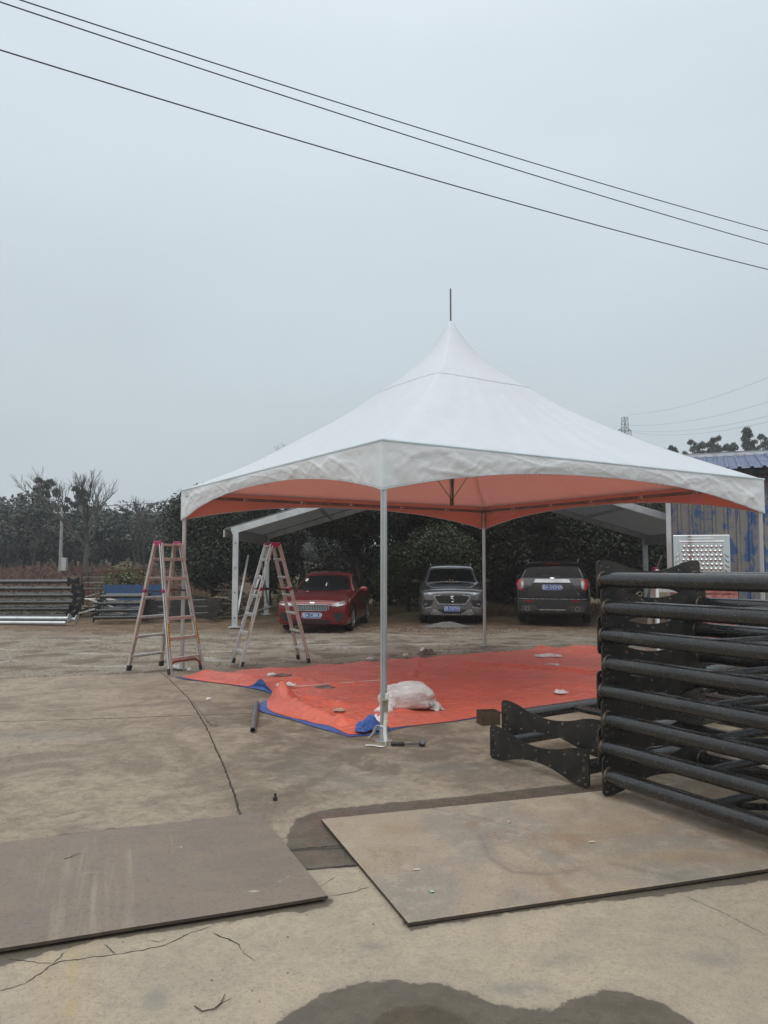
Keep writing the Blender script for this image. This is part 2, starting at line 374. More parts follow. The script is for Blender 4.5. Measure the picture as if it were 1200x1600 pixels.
for k in (-12.4, -6.2, 0.0, 6.2):
    far_view = k in (-6.2, 0.0)
    slab(rows[0], k, k + 6.2, .09 if far_view else .4, (-6.2, 6), (8, 13))
    slab(rows[1], k, k + 6.2, .035 if far_view else .4, (-4.6, 3.2), (4.4, 9))
    if k in (-6.2, 0.0): slab(rows[2], k, k + 6.2, .03, (-4, 3), (4, 5))
slab(rows[3], -9, 9.5, .02, (-1.6, 3.2), (2.45, 4.5))
# the bed seen at the bottom of the joints
def flat(name, pts, z, mat, parent=None, kind=None):
    o = mesh_obj(name, [(p[0], p[1], z) for p in pts], [tuple(range(len(pts)))], mat, parent)
    if kind: tag(o, kind=kind)
    return o
BED = pm('joint_dirt', (.05, .043, .035), (.03, .026, .02), 9, .95)
flat('joint_bed', [(-14, -3.9), (12, -3.9), (9, 15.2), (-14, 8.6)], -.0125, BED, yard)
# cracks: jagged dark splits in the nearest slab
CRK = pm('crack_dirt', (.055, .047, .038), (.03, .026, .02), 30, .95)
def crack(pts, wpx=3.0, z=.0016):
    P = [at(*p) for p in pts]; L = []; Rr = []; rr = random.Random(int(pts[0][0] * 7 + pts[0][1]))
    Q = []
    for a, b_ in zip(P[:-1], P[1:]):
        n = max(2, int((b_ - a).length / .018))
        for i in range(n):
            q = a.lerp(b_, i / n); q += Vector((rr.uniform(-1, 1), rr.uniform(-1, 1), 0)) * .005; Q.append(q)
    Q.append(P[-1])
    for i, q in enumerate(Q):
        d = (Q[min(i + 1, len(Q) - 1)] - Q[max(i - 1, 0)]).normalized(); nn = Vector((-d.y, d.x, 0))
        wd = wpx / 380 * rr.uniform(.25, .7) * min(1, .25 + 4 * min(i, len(Q) - 1 - i) / len(Q)) * .6
        zz = float(.004 * sn(np.array([q.x]), np.array([q.y]), 1.1, 9)[0]) - .004 + z
        L.append((q.x + nn.x * wd, q.y + nn.y * wd, zz)); Rr.append((q.x - nn.x * wd, q.y - nn.y * wd, zz))
    n = len(Q)
    return mesh_obj('crack', L + Rr, [(i, i + 1, n + i + 1, n + i) for i in range(n - 1)], CRK, yard)
for c, wpx in ((((-30, 1556), (40, 1535), (82, 1506), (92, 1502), (150, 1494), (180, 1490), (215, 1485), (260, 1475), (300, 1455), (330, 1446), (348, 1440)), 3.2), (((12, 1497), (50, 1502), (84, 1505)), 3),
          (((332, 1456), (360, 1468), (372, 1474), (376, 1483)), 4), (((375, 1482), (400, 1502)), 1.5), (((163, 1475), (180, 1490)), 2.5), (((84, 1505), (100, 1487)), 3), (((512, 1399), (545, 1394), (580, 1384)), 2.6),
          (((500, 1384), (528, 1367)), 1.6), (((452, 1325), (500, 1322), (545, 1318)), 4.5), (((478, 1358), (520, 1353), (562, 1349)), 5), (((540, 1318), (538, 1345)), 2), (((560, 1352), (590, 1372), (602, 1385)), 3.5),
          (((260, 1465), (250, 1470), (228, 1468)), 2), (((1060, 1395), (1130, 1425), (1200, 1462)), 1.4)):
    crack(c, wpx)
CR2 = [((340, 1128), (335, 1135), (320, 1132)), ((300, 1094), (330, 1133)), ((345, 1132), (400, 1126), (440, 1122))]
for c in CR2: crack(c, 3.0, .004)

# ---- water lying in the hollow at the front
def water():
    b = NB('shallow_water'); b.t.nodes.remove(b.b)
    tr = b.n('ShaderNodeBsdfTransparent'); tr.inputs[0].default_value = (1.0, .97, .92, 1)
    gl = b.n('ShaderNodeBsdfGlossy'); gl.inputs['Roughness'].default_value = .03
    fr = b.n('ShaderNodeFresnel'); fr.inputs[0].default_value = 1.33
    nb = b.bump(b.noise(26, 3), .06, .004); b.l(nb, gl.inputs['Normal']); b.l(nb, fr.inputs['Normal'])
    mxs = b.n('ShaderNodeMixShader'); b.l(fr.outputs[0], mxs.inputs[0]); b.l(tr.outputs[0], mxs.inputs[1]); b.l(gl.outputs[0], mxs.inputs[2]); b.l(mxs.outputs[0], b.out.inputs[0])
    return b.m
pw = [at(*p) for p in ((575, 1612), (585, 1592), (600, 1580), (625, 1573), (650, 1572), (668, 1568), (700, 1577), (722, 1588), (735, 1600), (740, 1614))] + [Vector((.30, 2.45, 0)), Vector((-.02, 2.45, 0))]
flat('puddle', pw[::-1], .0035, water(), None, 'structure')

# ---- loose steel plates laid over the yard
def plate_mat(name, left):
    b = NB(name); n1 = b.noise(1.2, 9, .68, dist=.5); n2 = b.noise(6, 9, .74); n3 = b.noise(55, 5, .75)
    if left:
        c = b.mix(b.math('MULTIPLY', b.rng(n1, .38, .62), .7), (.215, .172, .134), (.172, .146, .122))
        c = b.mix(b.math('MULTIPLY', b.rng(n2, .48, .62), .32), c, (.25, .195, .14))
        rv = b.n('ShaderNodeMapping'); rv.inputs['Rotation'].default_value = (0, 0, R(-19)); b.l(b.co, rv.inputs[0]); st = b.rng(b.noise(5.5, 7, .65, vec=rv.outputs[0], stretch=(3.4, .16, 1)), .47, .66)
        c = b.mix(b.math('MULTIPLY', b.math('MULTIPLY', st, b.attr('run')), .55), c, (.36, .305, .235))
        c = b.mix(b.math('MULTIPLY', b.rng(b.math('MULTIPLY', b.attr('stain'), b.noise(20, 8, .75)), .44, .50), .6), c, (.50, .46, .40))
    else:
        c = b.mix(b.rng(n1, .42, .57), (.335, .272, .20), (.262, .232, .188))
        c = b.mix(b.math('MULTIPLY', b.rng(b.noise(1.6, 6, .7, stretch=(1, .55, 1)), .50, .64), .5), c, (.235, .145, .085))
        c = b.mix(b.math('MULTIPLY', b.rng(n2, .52, .60), .5), c, (.39, .33, .25))
        c = b.mix(b.math('MULTIPLY', b.attr('run'), .6), c, (.15, .13, .115))
        c = b.mix(b.math('MULTIPLY', b.attr('stain'), .4), c, (.27, .165, .09))
    c = b.mix(b.math('MULTIPLY', b.rng(n3, .52, .66), .5), c, (.095, .072, .054))
    sc_ = b.rng(b.noise(3, 8, .8, stretch=(.25, 9, 1), dist=.2), .60, .66)
    c = b.mix(b.math('MULTIPLY', sc_, .25), c, (.40, .36, .31))
    return b.done(c, b.rng(n2, .3, .7, .50, .75), 0, b.bump(b.math('ADD', n3, n2), .22, .006), .32)
def steel_plate(name, o, ex, ey, nx2, ny2, z, th, mat, label, runs, spots):
    P = [[Vector((o[0] + ex[0] * i / nx2 + ey[0] * j / ny2, o[1] + ex[1] * i / nx2 + ey[1] * j / ny2, 0)) for i in range(nx2 + 1)] for j in range(ny2 + 1)]
    bx = np.array([[p.x for p in r] for r in P]); by = np.array([[p.y for p in r] for r in P])
    zz = z + .004 * sn(bx, by, 1.6, 21)
    top = [[(P[j][i].x, P[j][i].y, zz[j][i] + th) for i in range(nx2 + 1)] for j in range(ny2 + 1)]
    m = MB(); m.sheet(top); n0 = len(m.V); per = [(0, i) for i in range(nx2)] + [(j, nx2) for j in range(ny2)] + [(ny2, i) for i in range(nx2, 0, -1)] + [(j, 0) for j in range(ny2, 0, -1)]
    ids = [j * (nx2 + 1) + i for j, i in per]; k = len(ids)
    m.V += [(m.V[q][0], m.V[q][1], m.V[q][2] - th) for q in ids]
    m.F += [(ids[i], n0 + i, n0 + (i + 1) % k, ids[(i + 1) % k]) for i in range(k)]
    m.F.append(tuple(n0 + i for i in range(k)))
    ob = m.build(name, [mat, EDGE], None, False)
    for p_ in list(ob.data.polygons)[nx2 * ny2:]: p_.material_index = 1
    tag(ob, label, 'steel plate', 'steel plates laid on the yard')
    co = np.array([v.co for v in ob.data.vertices]); X, Y = co[:, 0], co[:, 1]
    rn = np.zeros(len(X)); st = np.zeros(len(X))
    for pts, wd, kk in runs: rn = np.maximum(rn, kk * np.exp(-(seg_dist(X, Y, [at(*p) for p in pts]) / wd) ** 2))
    for p, a, c in spots: q = at(*p); st = np.maximum(st, np.exp(-(((X - q.x) / a) ** 2 + ((Y - q.y) / c) ** 2)))
    for nm, v in (('run', rn), ('stain', st)): ob.data.attributes.new(nm, 'FLOAT', 'POINT').data.foreach_set('value', v.astype(np.float32))
    return ob
EDGE = pm('cut_plate_edge', (.045, .034, .026), (.07, .05, .035), 12, .8)
e1 = np.array((-.934, -.357)); n1_ = np.array((.397, -.918))
steel_plate('steel_plate', (-.815, 5.105), e1 * 3.0, n1_ * 1.36, 150, 70, .013, .014, plate_mat('mill_steel_grey', True), 'grey brown steel plate with tyre streaks lying at the left edge',
            [(((150, 1490), (135, 1400), (115, 1355), (140, 1322)), .07, 1.), (((190, 1470), (170, 1380), (180, 1330)), .05, .8), (((225, 1460), (205, 1340)), .05, .8), (((100, 1490), (70, 1400), (60, 1350)), .10, .6), (((290, 1400), (262, 1318)), .06, .6)],
            [((395, 1400), .11, .035), ((440, 1385), .06, .03), ((450, 1378), .05, .03), ((282, 1332), .05, .03), ((252, 1325), .03, .03), ((182, 1338), .05, .02), ((150, 1450), .02, .03), ((382, 1332), .03, .02)])
e2 = np.array((.953, .302)); n2_ = np.array((.340, -.94))
steel_plate('steel_plate', (-.4, 5.0), e2 * 3.0, n2_ * 1.5, 150, 75, .004, .014, plate_mat('mill_steel_rust', False), 'pale rust stained steel plate under the near stack of trusses',
            [(((750, 1310), (765, 1345), (800, 1368), (860, 1372), (900, 1365)), .02, .85), (((760, 1308), (780, 1350), (820, 1364)), .012, .6), (((960, 1355), (1060, 1378)), .03, .7), (((640, 1262), (720, 1275), (860, 1310)), .010, .6), (((1060, 1370), (1110, 1362)), .02, .5)],
            [((900, 1315), .35, .12), ((1060, 1345), .4, .12), ((960, 1300), .3, .15), ((620, 1300), .15, .1)])
# ---- loose gravel on the unpaved part
def pebbles(name, n, region, s0, s1, mat, label, cat, seed):
    r = np.random.default_rng(seed); m = []; P = region(r, n)
    base = np.array([(1, 0, 0), (0, 1, 0), (-1, 0, 0), (0, -1, 0), (0, 0, .7), (0, 0, -.5)])
    fc = [(0, 1, 4, 4), (1, 2, 4, 4), (2, 3, 4, 4), (3, 0, 4, 4)]
    s = r.uniform(s0, s1, len(P)) * r.uniform(.6, 1.4, len(P)); a = r.uniform(0, 6.28, len(P)); j = r.uniform(.55, 1.25, (len(P), 6, 3))
    b3 = base[None] * j * s[:, None, None]; ca, sa = np.cos(a)[:, None], np.sin(a)[:, None]
    x = b3[..., 0] * ca - b3[..., 1] * sa + P[:, 0:1]; y = b3[..., 0] * sa + b3[..., 1] * ca + P[:, 1:2]; z = b3[..., 2] + P[:, 2:3] + s[:, None] * .25
    V = np.stack([x, y, z], -1).reshape(-1, 3); F = []
    for i in range(len(P)):
        q = i * 6; F += [(q, q + 1, q + 4), (q + 1, q + 2, q + 4), (q + 2, q + 3, q + 4), (q + 3, q, q + 4)]
    o = mesh_obj(name, V, F, mat); tag(o, label, cat, kind='stuff'); return o
def gr_region(r, n):
    x = r.uniform(-13, 9, n * 2); y = r.uniform(11, 20, n * 2); k = (y > 12.95 + .308 * x + .3 * sn(x, y, 1.5, 4)) & (r.uniform(0, 1, n * 2) < .25 + .75 * (sn(x, y, .9, 8) > -.1))
    x, y = x[k][:n], y[k][:n]; return np.stack([x, y, terrain(x, y)], -1)
PEB = pm('gravel_stone', (.36, .31, .25), (.17, .14, .11), 9, .9, lo=.35, hi=.65)
pebbles('gravel', 9000, gr_region, .010, .026, PEB, 'loose grey brown gravel on the unpaved yard', 'gravel', 5)
def crumb_region(r, n):
    x = r.uniform(-4, 3, n); y = r.uniform(2.6, 12, n); return np.stack([x, y, np.zeros(n) - .003], -1)
pebbles('grit', 900, crumb_region, .0025, .0055, pm('dark_grit', (.10, .085, .07), (.3, .27, .22), 9, .9), 'fine dark grit scattered over the concrete', 'grit', 9)
def joint_region(r, n):
    y = r.uniform(5.0, 11.9, n); x = np.array([jn(0)(q) for q in y]) + r.normal(0, .004, n); return np.stack([x, y, np.zeros(n) - .016], -1)
pebbles('joint_debris', 450, joint_region, .004, .009, pm('joint_crumbs', (.06, .05, .04), (.12, .10, .07), 20, .95), 'dark crumbs and dead leaves lodged in the slab joint', 'debris', 10)
# ================================================================== SHARED MATERIALS
ALU = pm('mill_aluminium', (.60, .61, .61), (.47, .48, .48), 3, .38, .75, bump=.02, bscale=60, stretch=(1, 1, .2))
ALU2 = pm('dull_aluminium', (.52, .53, .53), (.40, .41, .41), 4, .5, .55)
def black_steel():
    b = NB('oily_black_steel'); oi = b.n('ShaderNodeObjectInfo').outputs['Random']; ad = b.n('ShaderNodeVectorMath', operation='ADD'); sc_ = b.n('ShaderNodeCombineXYZ')
    b.l(b.math('MULTIPLY', oi, 40.0), sc_.inputs[0]); b.l(b.co, ad.inputs[0]); b.l(sc_.outputs[0], ad.inputs[1]); b.co = ad.outputs[0]
    c = b.mix(b.rng(b.noise(3, 6, .65), .42, .58), (.008, .0085, .0095), (.017, .0155, .0145))
    c = b.mix(b.math('MULTIPLY', b.rng(b.noise(7, 8, .75, stretch=(.35, 2, 2)), .59, .66), .6), c, (.065, .060, .054))
    c = b.mix(b.math('MULTIPLY', b.rng(b.noise(4.5, 9, .75), .60, .66), .75), c, (.095, .050, .028))
    c = b.mix(b.math('MULTIPLY', b.rng(b.noise(90, 3, .7), .60, .66), .5), c, (.14, .13, .12))
    return b.done(c, b.rng(b.noise(11, 6, .7), .38, .62, .17, .40), .0, b.bump(b.noise(60, 5, .7), .14, .006), .7, .2)
STEELBLK = black_steel()
_old = pm('oily_black_steel', (.020, .0205, .022), (.042, .036, .031), 5, .33, .25, bump=.10, bscale=70, rvar=.10, rnd=.25, spec=.8, coat=.35)
PLATEBLK = pm('black_end_plate', (.013, .0125, .012), (.034, .026, .020), 5, .5, .1, bump=.1, bscale=60, rnd=.25)
RUST = pm('rusty_iron', (.10, .045, .026), (.05, .026, .018), 8, .85, bump=.3)
RUBBER = pm('black_rubber', (.018, .018, .018), (.03, .03, .03), 12, .7)
WHITEP = pm('white_plastic', (.72, .72, .70), (.60, .59, .56), 9, .5)
DARKIN = pm('dark_void', (.008, .008, .009), (.014, .014, .014), 5, .8)
CHROME = pm('chrome', (.62, .63, .64), (.5, .51, .52), 5, .16, .95, rvar=.04)
# ================================================================== FRAME TENT
TU = Vector((-.540, .842, 0)); TV = Vector((.842, .540, 0)); TN = Vector((0, 7.2, 0)); TS = 6.0
TC = TN + (TU + TV) * TS / 2
KX = 6.30 / 6.0; TC = TN + TU * 3.0 + TV * 3.13
tent = thing('frame_tent', 'white pointed frame tent on four aluminium legs over the red tarp', 'tent', TC, math.atan2(TV.y, TV.x))
# tent-local axes: +x = TV, +y = TU; corners at (+-3, +-3)
def canvas_mat():
    b = NB('white_pvc_canvas'); n = b.noise(2.2, 5, .6); k = b.noise(16, 5, .6, stretch=(1, 1, .4), dist=.6)
    c = b.mix(b.rng(n, .3, .7), (.735, .845, .895), (.70, .80, .85))
    c = b.mix(b.math('MULTIPLY', b.rng(b.noise(5, 6, .75), .62, .78), .25), c, (.60, .58, .54))
    nb = b.bump(b.noise(3.2, 4, .5, dist=.8), .25, .05); nb = b.bump(b.math('ABSOLUTE', b.math('SUBTRACT', b.noise(2.4, 4, .55, dist=1.2, stretch=(1, 1, .6)), .5)), .16, .05, nb); nb = b.bump(k, .10, .02, nb)
    return b.done(c, b.rng(n, .3, .7, .40, .52), 0, nb, .4)
CANVAS = canvas_mat()
def glow(m_, k, c):                                         # thin coated cloth lets a little daylight through
    t_ = m_.node_tree; out = [n for n in t_.nodes if n.type == 'OUTPUT_MATERIAL'][0]; pb = [n for n in t_.nodes if n.type == 'BSDF_PRINCIPLED'][0]
    tl = t_.nodes.new('ShaderNodeBsdfTranslucent'); tl.inputs[0].default_value = (*c, 1); mx_ = t_.nodes.new('ShaderNodeMixShader'); mx_.inputs[0].default_value = k
    t_.links.new(pb.outputs[0], mx_.inputs[1]); t_.links.new(tl.outputs[0], mx_.inputs[2]); t_.links.new(mx_.outputs[0], out.inputs[0])
glow(CANVAS, .27, (.95, .95, .95))
INNER_FACE = pm('salmon_inner_face', (.90, .44, .35), (.84, .40, .32), 2.5, .6, bump=.12, bscale=6); glow(INNER_FACE, .60, (.98, .50, .40))  # salmon tone on the inner face of the cloth
def valance_mat():
    b = NB('creased_white_canvas'); m_ = b.n('ShaderNodeMapping'); m_.inputs['Rotation'].default_value = (.5, .5, .5); b.l(b.co, m_.inputs[0])
    h1 = b.math('ABSOLUTE', b.math('SUBTRACT', b.noise(3.4, 3, .5, vec=m_.outputs[0], dist=1.3), .5)); h2 = b.math('ABSOLUTE', b.math('SUBTRACT', b.noise(8, 3, .5, vec=m_.outputs[0], dist=1.0, stretch=(1, 1.6, .8)), .5))
    nb = b.bump(h1, .22, .08); nb = b.bump(h2, .16, .03, nb)
    return b.done(b.mix(b.rng(b.noise(2), .3, .7), (.82, .865, .89), (.78, .825, .85)), .46, 0, nb, .4)
VALMAT = valance_mat(); glow(VALMAT, .15, (.9, .9, .9))
SK = [0, .012, .04, .078, .15, .24, .382, .565, .75, 1.0]; SZ = [5.37, 5.29, 5.09, 4.87, 4.57, 4.32, 3.94, 3.555, 3.20, 2.82]
def prof(s):
    i = max(j for j in range(len(SK)) if SK[j] <= s + 1e-9); i = min(i, len(SK) - 2)   # monotone cubic
    def sl(j): return (SZ[j + 1] - SZ[j]) / (SK[j + 1] - SK[j])
    def tg(j):
        if j == 0: return sl(0)
        if j == len(SK) - 1: return sl(j - 1)
        a, b_ = sl(j - 1), sl(j); return 2 * a * b_ / (a + b_)
    h = SK[i + 1] - SK[i]; t = (s - SK[i]) / h
    return SZ[i] * (2 * t**3 - 3 * t**2 + 1) + h * tg(i) * (t**3 - 2 * t**2 + t) + SZ[i + 1] * (-2 * t**3 + 3 * t**2) + h * tg(i + 1) * (t**3 - t**2)
HD = 3 * math.sqrt(2)
def kmid(s): return .7071 + (.97 - .7071) * (1 - s) ** 2.4
def cpt(s, th, off=0.0):
    m = max(abs(math.cos(th)), abs(math.sin(th))); wq = (1 / m - 1) / (math.sqrt(2) - 1)
    k = kmid(s); r = HD * s * (k + (1 - k) * wq)
    x, y = KX * r * math.cos(th), r * math.sin(th)
    amp = min(1, s * 1.6)
    z = prof(s) - .05 * (1 - wq) ** 2 * math.sin(PI * min(1, s)) + .007 * amp * math.sin(th * 24 + 7 * s + 2 * math.sin(th * 5)) * (1 - abs(2 * s - 1.1)) + .006 * amp * math.sin(th * 41 + 11 * s)
    return Vector((x, y, z + off))
NS, NT = 44, 160
ss = [0.006 + (1 - .006) * (i / NS) ** 1.25 for i in range(NS + 1)]
def inner_face(o):
    wm_ = o.data.materials[0]; o.data.materials.clear(); o.data.materials.append(INNER_FACE); o.data.materials.append(wm_); sol = o.modifiers.new('cloth', 'SOLIDIFY'); sol.thickness = .004; sol.offset = -1; sol.material_offset = 1; sol.material_offset_rim = 1
m = MB(); m.sheet([[cpt(s, 2 * PI * j / NT + PI / 4) for j in range(NT + 1)] for s in ss])
can = m.build('canopy', CANVAS, tent, True, 60)
inner_face(can)
def seam(name, pts, wd):
    q = MB(); P = [Vector(p) for p in pts]; L = []; Rg = []
    for i, p in enumerate(P):
        d = (P[min(i + 1, len(P) - 1)] - P[max(i - 1, 0)]).normalized(); nn = d.cross(Vector((0, 0, 1))).normalized() * wd
        L.append(p + nn); Rg.append(p - nn)
    q.sheet([L, [p + Vector((0, 0, .0015)) for p in P], Rg]); q.build(name, CANVAS, tent, True)
for k in range(4): seam('hip_seam', [cpt(s, PI / 4 + k * PI / 2, .003) for s in ss[3:]], .008)
seam('ring_seam', [cpt(.265, 2 * PI * j / 96, .004) for j in range(97)], .014)
for k in range(4):
    seam('panel_seam', [cpt(s, k * PI / 2 + .10, .005) for s in ss[19:]], .008)
# valance: hangs from the eave, deep at the corners and arched between
def valance(k):
    a = k * PI / 2; q = Matrix.Rotation(a, 3, 'Z'); rows_ = []; n = 300; nr = 22
    U_, T_ = np.meshgrid(np.linspace(-3, 3, n + 1), np.linspace(0, .42, nr + 1)); rd = lambda a, b_, f, sd_: np.clip(.45 - np.abs(sn(U_ * a + T_ * b_, T_ * 1.3 - U_ * .25, f, sd_, 2)), 0, 1)
    CR = 1.0 * rd(1, .9, 3.2, 70 + k) + .8 * rd(1, -1.1, 4.6, 80 + k) + .5 * rd(1.2, .5, 9, 90 + k) + .35 * sn(U_, T_ * 2, 3, 95 + k, 2)
    for r in range(nr + 1):
        t = r / nr; row = []
        for i in range(n + 1):
            e = -1 + 2 * i / n; dep = .16 + .31 * abs(e) ** 2.3
            z = 2.82 + (prof(1) - 2.82) - dep * t
            wr = .022 * (.55 + .9 * abs(e) ** 1.3) * min(1, t * 4) ** .8
            bx = 3.0 + .012 * math.sin(PI * t) + wr * (CR[r][i] - .4) - .02 * t
            edge = min(1, (1 - abs(e)) * 12); bx = 3.0 + (bx - 3.0) * edge
            pv_ = q @ Vector((bx, 3.0 * e, z - .002)); row.append(Vector((pv_.x * KX, pv_.y, pv_.z)))
        rows_.append(row)
    mm = MB(); mm.sheet(rows_); v = mm.build('valance', VALMAT, tent, True, 60)
    inner_face(v)
    hem = MB(); hem.path([p + Vector((0, 0, 0)) for p in rows_[-1]], .007, 5); hem.build('hem', CANVAS, v, True)
for k in range(4): valance(k)
for k in range(4):
    q = Matrix.Rotation(k * PI / 2, 3, 'Z'); ep = [q @ Vector((3.004, -3.004 + 6.008 * i / 40, prof(1) + .002)) for i in range(41)]
    mm = MB(); mm.path([Vector((p.x * KX, p.y, p.z)) for p in ep], .012, 8); mm.build('eave_piping', CANVAS, tent, True)
# frame
for sx in (-1, 1):
    for sy in (-1, 1):
        mm = MB(); x, y = sx * (3 * KX - .045), sy * 2.955; R0 = .032                 # extruded leg with keder grooves
        pr = []
        for j in range(32):
            aa = 2 * PI * j / 32; rr = R0 * (.82 if j % 8 == 4 else 1.0); pr.append((x + rr * math.cos(aa), y + rr * math.sin(aa)))
        mm.prism(pr, 2.70, Matrix.Translation((0, 0, .012))); leg = mm.build('leg', ALU, tent, True, 25)
        mm = MB(); mm.lathe([(.085, 0), (.085, .008), (.045, .010), (.040, .10), (.034, .10)], 20, Matrix.Translation((x, y, 0))); mm.build('base_plate', ALU2, leg, True)
        mm = MB(); mm.lathe([(.042, 2.52), (.042, 2.74), (.02, 2.78)], 14, Matrix.Translation((x, y, 0)))
        mm.tube((x, y, 2.72), (x - sx * .22, y, 2.72), .036, n=12); mm.tube((x, y, 2.72), (x, y - sy * .22, 2.72), .036, n=12); mm.build('corner_bracket', ALU2, leg, True)
RAILM = pm('dull_rail', (.22, .21, .20), (.16, .15, .145), 6, .5, .5)
TIE = pm('tie_cord', (.75, .74, .72), (.6, .58, .55), 9, .8)
for k in range(4):
    q = Matrix.Rotation(k * PI / 2, 3, 'Z'); mm = MB(); kx_ = Matrix.Diagonal((KX, 1, 1)); mm.tube(kx_ @ (q @ Vector((2.93, -2.95, 2.72))), kx_ @ (q @ Vector((2.93, 2.95, 2.72))), .026, n=12)
    rail = mm.build('eave_rail', RAILM, tent, True)
    for e in (-2.0, -1.0, .05, 1.0, 2.0):
        mm = MB(); c = kx_ @ (q @ Vector((2.93, e, 2.72)))
        mm.lathe([(.031, -.008), (.033, 0), (.031, .008)], 10, Matrix.Translation(c) @ q.to_4x4() @ Matrix.Rotation(PI / 2, 4, 'X'))
        for dd in (-.05, .045): mm.path([c + q @ Vector((-.03, 0, -.01)), c + q @ Vector((-.05, dd * .6, .005)), c + q @ Vector((-.045, dd, -.05)), c + q @ Vector((-.04, dd * 1.2, -.10))], .0045, 5)
        mm.build('tie', TIE, rail, True)
mm = MB(); mm.tube((0, 0, 2.52), (0, 0, 5.33), .030, n=14); mm.tube((0, 0, 5.33), (0, 0, 5.84), .013, n=10); mm.build('mast', pm('mast_steel', (.16, .15, .145), (.10, .09, .085), 6, .5, .6), tent, True)
for k in range(4):
    a = PI / 4 + k * PI / 2; mm = MB(); mm.tube((0, 0, 2.60), cpt(.26, a, -.03), .010, n=8); mm.build('strut', ALU2, tent, True)
# ================================================================== TARPAULIN
def tarp_mat(name, c0, c1, c2):
    b = NB(name); n = b.noise(1.4, 6, .65); n2 = b.noise(9, 6, .7, stretch=(1, 2.4, 1))
    c = b.mix(b.rng(n, .35, .65), c0, c1); c = b.mix(b.math('MULTIPLY', b.rng(n2, .50, .66), .6), c, c2); c = b.mix(b.math('MULTIPLY', b.rng(b.noise(3.2, 8, .75), .56, .66), .45), c, tuple(.55 * x + .08 for x in c0))
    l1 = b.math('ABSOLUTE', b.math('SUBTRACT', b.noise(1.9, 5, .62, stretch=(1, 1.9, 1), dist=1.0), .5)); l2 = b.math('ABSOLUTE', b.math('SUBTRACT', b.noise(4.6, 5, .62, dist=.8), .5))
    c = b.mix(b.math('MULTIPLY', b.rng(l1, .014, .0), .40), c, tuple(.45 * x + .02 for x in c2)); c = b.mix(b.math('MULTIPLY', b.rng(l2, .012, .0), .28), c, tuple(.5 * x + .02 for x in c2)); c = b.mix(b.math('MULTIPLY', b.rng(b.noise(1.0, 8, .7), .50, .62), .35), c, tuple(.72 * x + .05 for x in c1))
    nb = b.bump(b.math('ABSOLUTE', b.math('SUBTRACT', b.noise(2.6, 5, .6, stretch=(1, 1.9, 1), dist=1.2), .5)), .9, .09); nb = b.bump(b.math('ABSOLUTE', b.math('SUBTRACT', b.noise(9, 4, .6, dist=1.0), .5)), .5, .02, nb)
    return b.done(c, .40, 0, nb, .5)
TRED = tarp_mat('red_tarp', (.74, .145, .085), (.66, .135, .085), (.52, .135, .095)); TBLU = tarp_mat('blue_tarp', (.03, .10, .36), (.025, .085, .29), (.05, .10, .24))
tarp = thing('tarpaulin', 'large wrinkled red tarpaulin with a blue underside spread under the tent', 'tarpaulin', (0, 0, 0))
N0 = np.array((-.33, 7.52)); L0 = np.array((-3.02, 11.33)); R0_ = np.array((6.7, 12.0)); B0 = np.array((4.1, 15.55))
